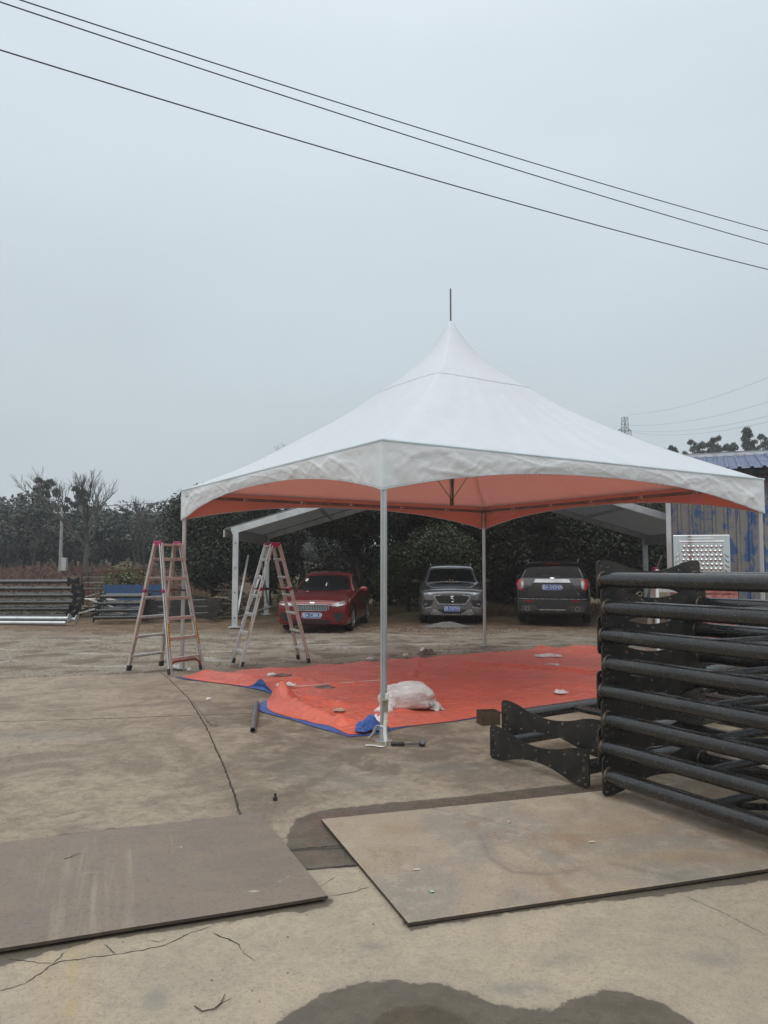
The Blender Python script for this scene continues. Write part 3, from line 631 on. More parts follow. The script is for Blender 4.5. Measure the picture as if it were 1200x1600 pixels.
def tarp_grid(ext=0.0, na=320, nb=190):
    a = np.linspace(0, 1, na); b = np.linspace(0, 1, nb); A, Bq = np.meshgrid(a, b)
    X = (N0[0] * (1 - A) + R0_[0] * A) * (1 - Bq) + (L0[0] * (1 - A) + B0[0] * A) * Bq
    Y = (N0[1] * (1 - A) + R0_[1] * A) * (1 - Bq) + (L0[1] * (1 - A) + B0[1] * A) * Bq
    le = np.clip(1 - A / .10, 0, 1) ** 2                      # the near-left edge has been dragged in and rucked up
    pull = np.exp(-((Bq - .64) / .20) ** 2) * .62 - np.exp(-((Bq - .30) / .16) ** 2) * .16
    X = X + le * pull * .83; Y = Y + le * pull * .30
    fe = np.clip(1 - Bq / .06, 0, 1) ** 2
    X = X + fe * .05 * np.sin(A * 47); Y = Y + fe * (.05 * np.sin(A * 31 + 1) - .10 * np.exp(-((A - .02) / .03) ** 2))
    be = np.clip((Bq - .95) / .05, 0, 1) ** 2; Y = Y + be * .07 * sn(A * 9, Bq * 0, 3, 31)
    Z = .012 + .006 * sn(X, Y, 2.2, 33) + .004 * sn(X, Y, 7, 34)
    def ridge(pts, h, wd):
        d = seg_dist(X, Y, [at(*p) for p in pts]); return h * np.exp(-(d / wd) ** 2)
    Z += ridge(((712, 1040), (790, 1045), (860, 1051), (940, 1056), (1060, 1066)), .075, .10)
    Z += ridge(((800, 1011), (860, 1017), (945, 1026)), .06, .10)
    Z += ridge(((646, 1061), (656, 1023)), .02, .05) + ridge(((440, 1075), (560, 1070), (690, 1068)), .02, .06) + ridge(((480, 1105), (590, 1108), (640, 1116)), .03, .09)
    Z += ridge(((560, 1135), (600, 1128), (680, 1118), (760, 1105)), .02, .10) + ridge(((300, 1052), (340, 1056), (395, 1062)), .05, .14) + ridge(((880, 1072), (1000, 1085)), .035, .09)
    Z += ridge(((396, 1079), (405, 1090), (440, 1104)), .12, .13) + ridge(((440, 1104), (490, 1124), (530, 1138)), .09, .14) + ridge(((400, 1078), (440, 1068), (470, 1066)), .07, .14)
    fold = np.exp(-(np.hypot(X - at(430, 1098).x, Y - at(430, 1098).y) / .8) ** 2) + .6 * np.exp(-(np.hypot(X - at(545, 1135).x, Y - at(545, 1135).y) / .4) ** 2)
    Z += fold * (.045 * sn(X, Y, 6, 41) + .03 * sn(X, Y, 14, 42)) + .03 * fold + .055 * np.clip(.30 - np.abs(sn(X, Y, 1.7, 44)), 0, 1) + .045 * np.clip(.25 - np.abs(sn(X, Y, 4.2, 45)), 0, 1) + fold * .10 * np.clip(.3 - np.abs(sn(X, Y, 4.5, 46)), 0, 1)
    Z = Z * (.22 + .78 * sstep(A / .022)) * (.3 + .7 * sstep(Bq / .03)); Z = np.maximum(Z, .006)
    if ext:
        wl = ext * (1.0 + .8 * np.sin(Bq * 21) + .9 * np.exp(-((Bq - .30) / .2) ** 2)); wf = ext * (.55 + .35 * np.sin(A * 40) + 1.2 * np.exp(-(A / .05) ** 2))
        l1 = (A == 0) * wl; f1 = (Bq == 0) * wf
        X = X - l1 * .82 + f1 * .5; Y = Y - l1 * .57 - f1 * .86; Z = np.where((A == 0) | (Bq == 0), np.maximum(.005, Z * .3), Z - .006)
    return np.stack([X, Y, Z], -1)
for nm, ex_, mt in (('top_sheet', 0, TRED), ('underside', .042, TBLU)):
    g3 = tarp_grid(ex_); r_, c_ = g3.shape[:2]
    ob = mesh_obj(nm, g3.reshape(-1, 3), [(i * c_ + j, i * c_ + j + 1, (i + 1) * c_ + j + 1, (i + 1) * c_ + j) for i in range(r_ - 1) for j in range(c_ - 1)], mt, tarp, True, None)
    if ex_: ob['label'] = 'blue underside showing along the tarp edge'
# a blue corner turned over by the near leg
def crumple_sheet(name, loc, w_, l_, h_, rz, mat, parent=None, seed=1, n=16, fr=6.0):
    r = []
    for i in range(n + 1):
        row = []
        for j in range(n + 1):
            u, v = i / n - .5, j / n - .5
            x = u * w_ * (1 + .12 * math.sin(9 * v + seed)); y = v * l_ * (1 + .15 * math.sin(8 * u + 2 * seed))
            z = h_ * (.5 + .5 * float(sn(np.array([u]), np.array([v]), fr, seed)[0])) * max(0.06, 1 - 3.0 * max(abs(u), abs(v)) ** 2.2 * 1.5)
            row.append((x, y, z))
        r.append(row)
    q = MB(); q.sheet(r); o = q.build(name, mat, parent, True, 30); o.location = loc; o.rotation_euler = (0, 0, rz)
    s_ = o.modifiers.new('thick', 'SOLIDIFY'); s_.thickness = .002
    return o
crumple_sheet('turned_corner', (*at(579, 1142)[:2], .022), .34, .24, .13, .5, TBLU, tarp, 3, 18, 9)
# ================================================================== STEPLADDERS
ROSE = pm('rose_shaded_aluminium', (.60, .49, .455), (.48, .385, .355), 5, .42, .55)
SILV = pm('bare_aluminium', (.66, .66, .65), (.54, .54, .53), 5, .36, .65)
MAG = pm('magenta_plastic', (.33, .018, .10), (.25, .015, .08), 6, .4)
YEL = pm('yellow_sticker', (.62, .36, .02), (.52, .30, .02), 9, .5); REDP = pm('red_brace', (.36, .03, .025), (.28, .03, .03), 8, .45)
def ladder(label, loc, rz, Hh, spread, wb, wt, steps, brace, front=1):
    t = thing('stepladder', label, 'ladder', (*loc, 0), rz, 'aluminium stepladders')
    for sx in (-1, 1):
        ft = lambda sy, k: Vector((sx * (spread / 2 * (1 - k) + .05 * k), sy * (wb / 2 * (1 - k) + wt / 2 * k), .02 + (Hh - .02) * k))
        for sy in (-1, 1):
            mm = MB(); a, b_ = ft(sy, 0), ft(sy, 1); mm.bar(a, b_, .024, .058, (0, 1, 0)); rail = mm.build('rail', SILV if sx == front else ROSE, t, bevel=.003)  # rails of the shaded section get the rose tone, shade put into colour
            out = Vector((sx * .031, 0, .004)); mm = MB(); mm.bar(a + out, b_ + out, .036, .012, (sx, 0, 0)); mm.build('front_strip', SILV, rail)
            mm = MB(); mm.bar(a - (b_ - a).normalized() * .0, a + (b_ - a).normalized() * .085, .042, .080, (0, 1, 0)); mm.build('rubber_foot', RUBBER, rail, bevel=.006)
            if sy == -1 or sx == 1:
                mm = MB(); p0, p1 = a.lerp(b_, .20), a.lerp(b_, .38); o2 = Vector((sx * .036, sy * .003, .005)); mm.bar(p0 + o2, p1 + o2, .034, .006, (sx, 0, 0))
                stk = mm.build('warning_sticker', YEL, rail)
                for q in range(9):
                    c = p0.lerp(p1, (q + .5) / 9) + o2 + Vector((sx * .004, 0, 0)); mm = MB(); mm.bar(c - (p1 - p0) * .022, c + (p1 - p0) * .022, .020, .003, (sx, 0, 0)); mm.build('sticker_mark', RUBBER, stk)
        for i in range(steps):
            k = (i + .75) / (steps + .55); a, b_ = ft(-1, k), ft(1, k)
            mm = MB(); mm.bar(a, b_, .072, .026, (0, 0, 1)); mm.bar(a + Vector((sx * .034, 0, -.012)), b_ + Vector((sx * .034, 0, -.012)), .006, .046, (0, 0, 1)); mm.build('step', ROSE if sx * brace > 0 else SILV, t, bevel=.003)
        mm = MB(); mm.bar(ft(-1, .985), ft(1, .985), .085, .030, (0, 0, 1)); mm.build('top_bar', ROSE, t, bevel=.004)
    for sy in (-1, 1):
        mm = MB(); mm.box((0, sy * (wt / 2 + .004), Hh - .005), (.155, .052, .075)); mm.lathe([(.042, -.03), (.042, .03)], 14, Matrix.Translation((0, sy * (wt / 2 + .004), Hh - .02)) @ Matrix.Rotation(PI / 2, 4, 'X')); mm.build('hinge', MAG, t, bevel=.008)
        k = .63; xx = spread / 2 * (1 - k) + .05 * k + .005; y = sy * (wb / 2 * (1 - k) + wt / 2 * k + .022); z = Hh * k
        mm = MB(); mm.bar((-xx, y, z), (xx, y, z - .01), .010, .024, (0, 0, 1)); sp = mm.build('spreader_bar', RUBBER, t)
        for q in (-1, 1):
            mm = MB(); mm.lathe([(.020, -.02), (.032, -.012), (.032, .012), (.020, .02)], 12, Matrix.Translation((q * xx, y, z)) @ Matrix.Rotation(PI / 2, 4, 'X')); mm.build('locking_knob', MAG, sp, True)
    if brace:
        k = .028; mm = MB(); a = Vector((brace * spread / 2 * .985, -wb / 2 + .02, .06)); b_ = Vector((a.x, wb / 2 - .02, .06))
        mm.path([a, a + Vector((-brace * .02, .03, .10)), a + Vector((-brace * .03, .09, .135)), b_ + Vector((-brace * .03, -.09, .135)), b_ + Vector((-brace * .02, -.03, .10)), b_], .017, 8); mm.build('foot_brace', REDP, t, True)
    return t
ladder('open aluminium stepladder straddling the slab joint beside the left tent leg', (-3.36, 11.90), math.atan2(-.5, .86), 1.97, .88, .66, .40, 6, 1)
ladder('open aluminium stepladder standing side on at the tarp edge before the red car', (-1.86, 12.74), math.atan2(.424, .905), 1.97, 1.13, .55, .36, 6, 0, -1)
# ================================================================== SMALL THINGS ON THE GROUND
def sack():
    t = thing('sack', 'stuffed white woven sack lying on the tarp behind the near leg', 'sack', (.27, 8.76, .022), .14)
    W, D, Hh = .64, .42, .29; rows_ = []; nu, nv = 64, 36
    for i in range(nv + 1):
        ph = -PI / 2 + PI * i / nv; row = []
        for j in range(nu):
            th = 2 * PI * j / nu
            sg = lambda v, p: math.copysign(abs(v) ** p, v)
            x = W / 2 * sg(math.cos(ph), .45) * sg(math.cos(th), .55); y = D / 2 * sg(math.cos(ph), .5) * sg(math.sin(th), .6); z = Hh / 2 * sg(math.sin(ph), .75)
            ex = abs(x) / (W / 2); z *= 1 - .38 * ex ** 3; z += .02 * math.sin(x * 9 + 1)
            wv = float(sn(np.array([x + z * .6]), np.array([y - z * .7]), 11, 5)[0]); wv2 = float(sn(np.array([x * 1.5]), np.array([y + z]), 26, 6)[0])
            f = 1 + .065 * wv + .045 * wv2 - .05 * max(0, .3 - abs(wv2))
            if x > .16: f *= 1 - .12 * math.exp(-((z + .02) / .05) ** 2)
            row.append(Vector((x * f, y * f, max(-Hh / 2 + .02, z * f) + Hh / 2 - .02)))
        row.append(row[0]); rows_.append(row)
    q = MB(); q.sheet(rows_)
    b = NB('woven_plastic'); n = b.noise(5, 5); br = b.n('ShaderNodeTexBrick')
    c = b.mix(b.rng(n, .35, .68), (.74, .73, .71), (.60, .57, .54)); c = b.mix(b.math('MULTIPLY', b.rng(b.noise(2, 5, .7), .55, .72), .4), c, (.46, .40, .34))
    mt = b.done(c, .5, 0, b.bump(b.math('ABSOLUTE', b.math('SUBTRACT', b.noise(9, 5, .65, dist=1.4), .5)), .9, .05), .4)
    q.build('body', mt, t, True, 60)
    o = crumple_sheet('tied_mouth', (.30, -.10, .0), .14, .20, .14, .3, mt, t, 8, 12, 10)
    mm = MB(); mm.path([(.2, -.2, .10), (.21, -.215, .05), (.24, -.20, .03), (.27, -.16, .06)], .004, 5); mm.build('cord', RUBBER, t)
    crumple_sheet('torn_flap', (-.30, -.17, .0), .16, .16, .16, .6, WHITEP, t, 12, 12, 9)
sack()
def ribbon(name, pts, wd, mat, parent=None, th=.003, up=None):
    P = [Vector(p) for p in pts]
    for _ in range(2):                                         # round the bends
        q = [P[0]]
        for a, b_ in zip(P[:-1], P[1:]): q += [a.lerp(b_, .25), a.lerp(b_, .75)]
        P = q + [P[-1]]
    A = []; Bq = []; u = None
    for i, p in enumerate(P):
        d = (P[min(i + 1, len(P) - 1)] - P[max(i - 1, 0)]).normalized()
        n = Vector(up(p)) if up else Vector((0, 1, 0)).cross(d); s_ = n.normalized() * wd / 2
        A.append(p + s_); Bq.append(p - s_)
    q = MB(); q.sheet([A, Bq]); o = q.build(name, mat, parent, True, 60); md = o.modifiers.new('t', 'SOLIDIFY'); md.thickness = th
    return o
WEB = pm('white_webbing', (.70, .70, .68), (.58, .57, .54), 20, .7, bump=.2, bscale=200)
st = thing('webbing_strap', 'white webbing strap trailing from the foot of the near tent leg', 'strap', (0, 7.13, 0))
ribbon('webbing', [(.03, -.005, .46), (.02, -.02, .30), (.005, -.03, .12), (.02, -.06, .02), (.01, -.12, .008), (-.05, -.12, .008), (-.08, -.07, .008), (-.17, -.065, .008)], .034, WEB, st, up=lambda p: (1, 0, 0) if p.z > .03 else (.25, 1, 0))
ribbon('loose_loop', [(.005, -.02, .16), (-.04, .02, .17), (-.07, .08, .14), (-.10, .14, .06), (-.14, .16, .02)], .034, WEB, st, up=lambda p: (1, .2, 0))
mm = MB(); mm.box((.012, -.035, .36), (.045, .022, .11)); mm.tube((-.02, -.04, .40), (.045, -.04, .40), .009, n=8); mm.build('buckle', pm('zinc_buckle', (.35, .33, .24), (.24, .21, .14), 9, .4, .7), st, bevel=.004)
ml = thing('mallet', 'black handled mallet with a steel head lying before the near leg', 'mallet', (*at(640, 1166)[:2], 0), -.02)
mm = MB(); mm.lathe([(.013, -.17), (.017, -.16), (.015, -.11), (.018, -.06), (.014, -.045)], 12, Matrix.Translation((0, 0, .02)) @ Matrix.Rotation(PI / 2, 4, 'Y')); mm.build('grip', RUBBER, ml, True)
mm = MB(); mm.tube((-.046, 0, .02), (.10, 0, .024), .0075, n=8); mm.build('shaft', pm('dark_shaft', (.09, .085, .08), (.05, .05, .05), 8, .4, .6), ml, True)
mm = MB(); mm.lathe([(.024, -.045), (.029, -.040), (.029, -.02), (.022, -.012), (.022, .012), (.029, .02), (.029, .040), (.024, .045)], 16, Matrix.Translation((.115, 0, .030)) @ Matrix.Rotation(PI / 2 - .5, 4, 'X')); mm.build('head', pm('mallet_head', (.13, .13, .13), (.07, .07, .07), 8, .35, .7), ml, True)
bx_ = thing('steel_box_offcut', 'short rusty brown box section standing at the tarp edge', 'offcut', (*at(763, 1131)[:2], 0), .22)
mm = MB(); a, t_, h_ = .20, .012, .135
for c, d in (((0, -.075, h_ / 2), (a, t_, h_)), ((0, .075, h_ / 2), (a, t_, h_)), ((-a / 2 + t_ / 2, 0, h_ / 2), (t_, .138, h_)), ((a / 2 - t_ / 2, 0, h_ / 2), (t_, .138, h_))): mm.box(c, d)
mm.build('wall', pm('brown_rust', (.085, .050, .032), (.055, .035, .025), 9, .7, .2, bump=.2), bx_)
pp = MB(); A_, B_ = at(395, 1141, .03), at(401, 1098, .03); pp.lathe([(.022, 0), (.028, 0), (.028, (B_ - A_).length), (.022, (B_ - A_).length)], 16, Matrix.Translation(A_) @ (B_ - A_).to_track_quat('Z', 'Y').to_matrix().to_4x4(), close=True)
tag(pp.build('steel_pipe', pm('galvanised_pipe', (.20, .21, .21), (.13, .13, .13), 7, .42, .6), None, True), 'short grey steel pipe poking out from under the tarp edge', 'pipe')
# litter
PAPER = pm('paper_scrap', (.74, .73, .71), (.58, .56, .53), 12, .7); KRAFT = pm('brown_wrapper', (.11, .085, .07), (.20, .17, .15), 10, .6)
def litter(name, px, py, w_, l_, h_, rz, mat, label, seed, z=.022, cat='litter'):
    o = crumple_sheet(name, (*at(px, py)[:2], z), w_, l_, h_, rz, mat, None, seed, 12, 10); tag(o, label, cat, 'litter on the yard and tarp'); return o
litter('paper_scrap', 425, 1057, .14, .12, .05, .3, PAPER, 'small white paper scrap beside a dark wrapper near the tarp left edge', 21)
litter('wrapper', 441, 1058, .26, .12, .05, .2, KRAFT, 'flat dark wrapper at the tarp left edge beside white paper', 22)
litter('torn_film', 447, 1078, .24, .14, .06, .1, PAPER, 'torn white film by the rucked tarp fold', 23, .06)
litter('wrapper', 507, 1078, .26, .14, .05, 0, KRAFT, 'dark flattened wrapper alone on the middle of the tarp', 24)
litter('pale_rag', 530, 1117, .12, .10, .03, 0, pm('pale_rag', (.45, .36, .26), (.36, .28, .2), 9, .8), 'pale rag near the front corner of the tarp', 25, .05)
litter('wrapper', 667, 1025, .34, .26, .13, .4, KRAFT, 'crumpled dark wrapper on the back edge of the tarp', 26)
litter('paper_scrap', 661, 1018, .10, .10, .08, .4, PAPER, 'white scrap just behind the crumpled dark wrapper', 27)
litter('paper_scrap', 634, 1026, .10, .08, .05, .4, PAPER, 'small white scrap on the back edge left of the dark wrapper', 28)
litter('paper_scrap', 579, 1031, .14, .08, .03, .4, PAPER, 'white scrap on the back tarp edge just left of the near leg', 29)
litter('torn_film', 857, 1027, .44, .26, .06, -.1, PAPER, 'long torn white film on the far right of the tarp', 30)
litter('paper_scrap', 863, 1041, .22, .14, .03, -.1, PAPER, 'thin white scrap in front of the long torn film', 31)
litter('paper_scrap', 876, 1086, .16, .16, .06, .5, PAPER, 'white scrap on the tarp behind the two loose trusses', 32, .03)
litter('foam_lump', 326, 1093, .06, .05, .045, .2, PAPER, 'white foam lump on the concrete right of the slab joint', 33, 0)
litter('foam_lump', 275, 1043, .20, .16, .09, .2, PAPER, 'white foam pile at the foot of the left tent leg', 34, 0)
litter('paper_scrap', 296, 1047, .08, .08, .05, .2, PAPER, 'small white scrap on the ground beside the foam pile', 35, 0)
litter('white_rag', 592, 1130, .16, .2, .10, .2, PAPER, 'white rag bundled beside the near tent leg', 36)
ribbon('tape', [(*at(440, 1079)[:2], .05), (*at(490, 1075)[:2], .035), (*at(540, 1070)[:2], .034), (*at(600, 1066)[:2], .034)], .02, PAPER, None, .001, up=lambda p: (0, 1, .2))
tag(bpy.data.objects['tape'], 'thin white tape running across the tarp to the sack', 'tape')
ct = thing('bottle_cap_stub', 'small black plastic stub on the bare concrete left of centre', 'debris', (*at(430, 1250)[:2], 0))
mm = MB(); mm.lathe([(.014, 0), (.016, .006), (.016, .02), (.009, .028), (.009, .045), (.006, .048)], 12); mm.build('stub', RUBBER, ct, True)
BUTT = pm('cigarette_paper', (.62, .52, .38), (.7, .66, .6), 40, .7)
for px, py, rz, zz, lb in ((652, 1366, .1, .022, 'tan cigarette butt on the near left of the pale plate'), (795, 1290, 1.2, .022, 'white cigarette butt on the far middle of the pale plate'), (925, 1322, .2, .022, 'white cigarette butt on the rusty right of the pale plate')):
    q = MB(); q.tube((-.02, 0, .004), (.006, 0, .004), .004, n=8); q.tube((.006, 0, .004), (.016, 0, .004), .0038, .003, 8)
    o = q.build('cigarette_butt', BUTT, None, True); o.location = (*at(px, py)[:2], zz); o.rotation_euler = (0, 0, rz); tag(o, lb, 'litter', 'litter on the yard and tarp')
litter('green_scrap', 675, 1400, .022, .022, .012, .3, pm('green_scrap', (.25, .38, .30), (.5, .55, .5), 40, .6), 'tiny pale green scrap near the pale plate front edge', 37, .022)
TWIG = pm('dead_twig', (.07, .05, .035), (.04, .03, .02), 9, .9)
def twig(pts, label, z=.004):
    q = MB(); P = [at(*p, z) for p in pts]; q.path(P, [.0024] * (len(P) - 1) + [.001], 5); P2 = P[len(P) // 2]; q.path([P2, P2 + Vector((.03, .025, .01)), P2 + Vector((.05, .06, .004))], [.002, .0015, .0008], 5)
    tag(q.build('twig', TWIG, None, True), label, 'twig', 'dead twigs on the concrete')
twig(((304, 1572), (316, 1580), (335, 1576), (346, 1566), (352, 1552)), 'curved dead twig on the nearest slab at lower left')
twig(((322, 1126), (330, 1132), (345, 1134)), 'dead twig across the slab joint')
twig(((100, 1342), (108, 1340), (114, 1339)), 'short dead twig on the grey brown plate', .03)
# ================================================================== BLACK STEEL TRUSSES
def dogbone(L=1.10, he=.138, hw=.058):
    pts = []; n = 18
    def arc(cx, cy, r, a0, a1, k=4): return [(cx + r * math.cos(R(a0 + (a1 - a0) * i / k)), cy + r * math.sin(R(a0 + (a1 - a0) * i / k))) for i in range(k + 1)]
    up = []
    for i in range(n + 1):
        t = i / n; x = .15 + (L - .30) * t; up.append((x, hw + (he - hw) * abs(2 * t - 1) ** 1.9))
    top = arc(.035, he - .035, .035, 180, 90) + [(.10, he)] + up[1:-1] + [(L - .10, he)] + arc(L - .035, he - .035, .035, 90, 0)
    bot = [(x, -y) for x, y in reversed(top)]
    return top + bot
def plate_with_holes(outline, holes, th):
    cu = bpy.data.curves.new('c', 'CURVE'); cu.dimensions = '2D'; cu.fill_mode = 'BOTH'; cu.extrude = th / 2
    def spl(P):
        s_ = cu.splines.new('POLY'); s_.points.add(len(P) - 1)
        for p, q in zip(s_.points, P): p.co = (q[0], q[1], 0, 1)
        s_.use_cyclic_u = True
    spl(outline)
    for hx, hy, hr in holes: spl([(hx + hr * math.cos(2 * PI * j / 9), hy + hr * math.sin(2 * PI * j / 9)) for j in range(9)])
    o = bpy.data.objects.new('c', cu); COL.objects.link(o)
    dg = bpy.context.evaluated_depsgraph_get(); me = bpy.data.meshes.new_from_object(o.evaluated_get(dg)); bpy.data.objects.remove(o); bpy.data.curves.remove(cu)
    return me
hol = []
for e in (.0, 1.10):
    s_ = 1 if e == 0 else -1
    hol += [(e + s_ * .06, 0, .024), (e + s_ * .035, .105, .010), (e + s_ * .035, -.105, .010), (e + s_ * .10, .095, .010), (e + s_ * .10, -.095, .010), (e + s_ * .05, .062, .010), (e + s_ * .05, -.062, .010)]
for x in (.24, .40, .55, .70, .86):
    dz = .038 + .030 * abs(x - .55) / .31; hol += [(x, dz, .010), (x, -dz, .010)]
PLM = plate_with_holes(dogbone(), hol, .012); PLM.materials.clear(); PLM.materials.append(PLATEBLK); PLM.name = 'end_plate'
PLM.transform(Matrix(((0, 0, 1, 0), (1, 0, 0, -.06), (0, 1, 0, 0), (0, 0, 0, 1))))     # (x,y)->(y,z), thickness along x
def part_from(me, name, parent, loc=(0, 0, 0)):
    o = bpy.data.objects.new(name, me); link(o, parent); o.location = loc; return o
_rm = MB()
for hx, hy, hr in hol:
    if hr < .02:
        for sx_ in (-1, 1): _rm.path([(sx_ * .0062, hx - .06 + (hr + .0005) * math.cos(a), hy + (hr + .0005) * math.sin(a)) for a in [PI * (.95 + 1.1 * k / 7) for k in range(8)]], .0013, 4)
_o = _rm.build('hole_rims', pm('rim_glint_steel', (.20, .195, .185), (.13, .12, .115), 40, .4, .5)); RIM = _o.data; bpy.data.objects.remove(_o)  # lower half of each hole edge only: glint put into the colour
_pipes = {}
def truss(loc, rz, L, label, group, z=0.0, flip=False, detail=True, tilt=0.0):
    t = thing('steel_truss', label, 'truss', (loc[0], loc[1], z + .14), rz, group)
    if tilt: t.rotation_euler = (tilt, 0, rz)
    for x in (0, L):
        ep = part_from(PLM, 'end_plate', t, (x, 0, 0))
        if detail: part_from(RIM, 'hole_rims', ep)['kind'] = 'stuff'
    if L not in _pipes:
        q = MB(); q.path([(.006 + (L - .012) * i / 6, 0, 0) for i in range(7)], .053, 16); o = q.build('pipe', STEELBLK, None, True); me = o.data; bpy.data.objects.remove(o)
        q = MB(); q.tube((0, .05, 0), (0, .93, 0), .030, n=10); o = q.build('cross_tube', STEELBLK, None, True); me2 = o.data; bpy.data.objects.remove(o)
        q = MB(); q.tube((0, .05, 0), (.62, .93, 0), .022, n=8); o = q.build('diagonal', STEELBLK, None, True); me3 = o.data; bpy.data.objects.remove(o)
        q = MB(); q.lathe([(.0545, -.006), (.064, -.006), (.0545, .010)], 16, Matrix.Rotation(PI / 2, 4, 'Y')); o = q.build('weld', pm('weld_bead', (.075, .055, .04), (.14, .11, .08), 50, .6, .5), None, True) if not _pipes else None
        if o is not None: _pipes['w'] = o.data; bpy.data.objects.remove(o)
        _pipes[L] = (me, me2, me3)
    me, me2, me3 = _pipes[L]
    for y in (0, .98):
        p = part_from(me, 'pipe', t, (0, y, 0))
        if detail: part_from(_pipes['w'], 'weld_bead', p, (.007, 0, 0))
    n = max(2, int(L / .7))
    for i in range(1, n):
        part_from(me2, 'cross_tube', t, (L * i / n, 0, 0))
        if detail and i < n - 1: part_from(me3, 'diagonal', t, (L * i / n, 0, 0))
    return t
rs = random.Random(5); ORD = ['bottom', 'second', 'third', 'fourth', 'fifth', 'sixth', 'seventh', 'top']
aS = math.atan2(-.87, .49); offs = [.0, -.035, .0, -.035, .015, -.02, .018, -.02]
for i in range(8):
    o = Vector((1.575, 5.50)) + Vector((.49, -.87)) * (offs[i] + .01)
    jz = rs.uniform(-.006, .006)
    truss((o.x, o.y), aS + rs.uniform(-.012, .012), 3.2, ('%s black pipe truss of the tall near stack' % ORD[i]) if i in (0, 7) else '%s black pipe truss from the bottom of the tall near stack' % ORD[i], 'black trusses in the near stack', .020 + i * .196)
aL = math.atan2(.54, .84)
truss((1.47, 5.76), aL, 3.2, 'lower of two loose black trusses lying left of the tall stack', 'loose black trusses', .0)
truss((1.60, 5.85), aL + .02, 3.2, 'upper of two loose black trusses lying left of the tall stack', 'loose black trusses', .197)
for i in range(3): truss((3.1 + .05 * i, 7.9 + .04 * (i % 2)), aL + .12, 3.2, '%s black truss of the low pile behind the tall near stack' % ('bottom', 'middle', 'top')[i], 'black trusses behind the near stack', .198 * i)
# far trusses on the left side of the yard
for i in range(6):
    o = (-9.25 + rs.uniform(-.12, .12), 23.55 + rs.uniform(-.03, .03))
    truss(o, PI + R(4), 4.2, ('%s black truss of the far stack at the left edge' % ORD[i]) if i == 0 else '%s black truss from the bottom of the far stack at the left edge' % ORD[i], 'black trusses in the far stack', .0 + i * .199, detail=False)
for i in range(4):
    truss((-7.15 + .06 * i, 23.0), PI + R(12), 1.3, ('bottom' if i == 0 else 'top' if i == 3 else ORD[i] + ' from the bottom') + ' short black truss before the blue board', 'short trusses by the blue board', .198 * i, detail=False)
for k, (X0, side) in enumerate(((-5.98, 'left'), (-4.92, 'right'))):
    for i in range(3):
        truss((X0 + .05 * (i % 2), 22.35 + .1 * k), R(95), 2.2, '%s black truss of the %s pile whose plates face the yard' % (('bottom', 'middle', 'top')[i], side), 'trusses with plates facing the yard', .198 * i, detail=False)
BLUEB = pm('blue_painted_board', (.022, .075, .20), (.03, .06, .12), 4, .6, bump=.1)
bb = thing('blue_board', 'blue painted board standing on edge behind the short trusses', 'board', (-7.95, 24.35, 0), R(3))
mm = MB(); mm.box((0, 0, .5), (1.8, .03, 1.0)); mm.build('sheet', BLUEB, bb)
for k in (-.85, 0, .85):
    mm = MB(); mm.box((k, .04, .46), (.05, .05, .92)); mm.build('batten', RUST, bb)
# galvanised poles on the ground
GALV = pm('galvanised_tube', (.58, .60, .61), (.48, .50, .51), 4, .4, .5)
for i, (x1, y1, z1, nm) in enumerate(((-8.65, 20.95, .055, 'front'), (-8.45, 21.2, .055, 'rear'), (-8.6, 21.06, .15, 'upper'))):
    t = thing('flanged_pole', '%s of three silver flanged poles lying before the far truss stack' % nm, 'pole', (x1, y1, z1), PI + R(-3), 'silver poles on the ground')
    mm = MB(); mm.tube((0, 0, 0), (5.5, 0, 0), .05, n=14); mm.build('tube', GALV, t, True)
    if i != 0:
        mm = MB(); mm.lathe([(.13, -.008), (.13, .008)], 20, Matrix.Rotation(PI / 2, 4, 'Y')); mm.build('flange', ALU2, t)
        t.location.z += .075 if i == 1 else .02
# scrap between the stacks
def scrap(name, label, c, n, sx, sy, h, seed, mats, curved):
    t = thing(name, label, 'scrap', (c[0], c[1], 0), 0); r = random.Random(seed)
    for i in range(n):
        q = MB(); x, y = r.uniform(-sx, sx), r.uniform(-sy, sy); z = r.uniform(.03, h * max(.15, 1 - (abs(x) / sx) ** 1.6)); a = r.uniform(-.5, .5) + (PI if r.random() < .5 else 0); L = r.uniform(.4, 1.3) * sx
        d = Vector((math.cos(a), math.sin(a) * .6, r.uniform(-.35, .35))) * L / 2; p = Vector((x, y, z))
        if p.z - abs(d.z) < .02: p.z = abs(d.z) + .03
        if curved:
            P = []; r1, r2 = r.uniform(.25, .6), r.uniform(.15, min(.5, h * .6)); a0 = r.uniform(0, 6); zz = r2 * .75 + .03 + r.uniform(0, .15)
            for k in range(17):
                an = a0 + k / 16 * r.uniform(3.6, 3.7); P.append((x * .6 + r1 * math.cos(an), y + .15 * math.sin(2 * an + i), zz + r2 * .7 * math.sin(an)))
            q.path(P, r.uniform(.012, .026), 6); q.build('hose', r.choice(mats), t, True)
        elif r.random() < .5: q.bar(p - d, p + d, r.uniform(.03, .14), r.uniform(.01, .05)); q.build('strip', r.choice(mats), t)
        else: q.tube(p - d, p + d, r.uniform(.015, .04), n=8); q.build('rod', r.choice(mats), t, True)
    return t
TAN = pm('weathered_wood', (.27, .205, .14), (.18, .135, .095), 6, .85); GREYS = pm('grey_scrap', (.26, .26, .25), (.15, .15, .145), 6, .6, .3)
scrap('scrap_heap', 'heap of mixed metal and wood scrap between the far truss stacks', (-8.9, 24.6), 46, 1.0, .5, .85, 3, [TAN, GREYS, GREYS, STEELBLK, RUST, WHITEP], False)
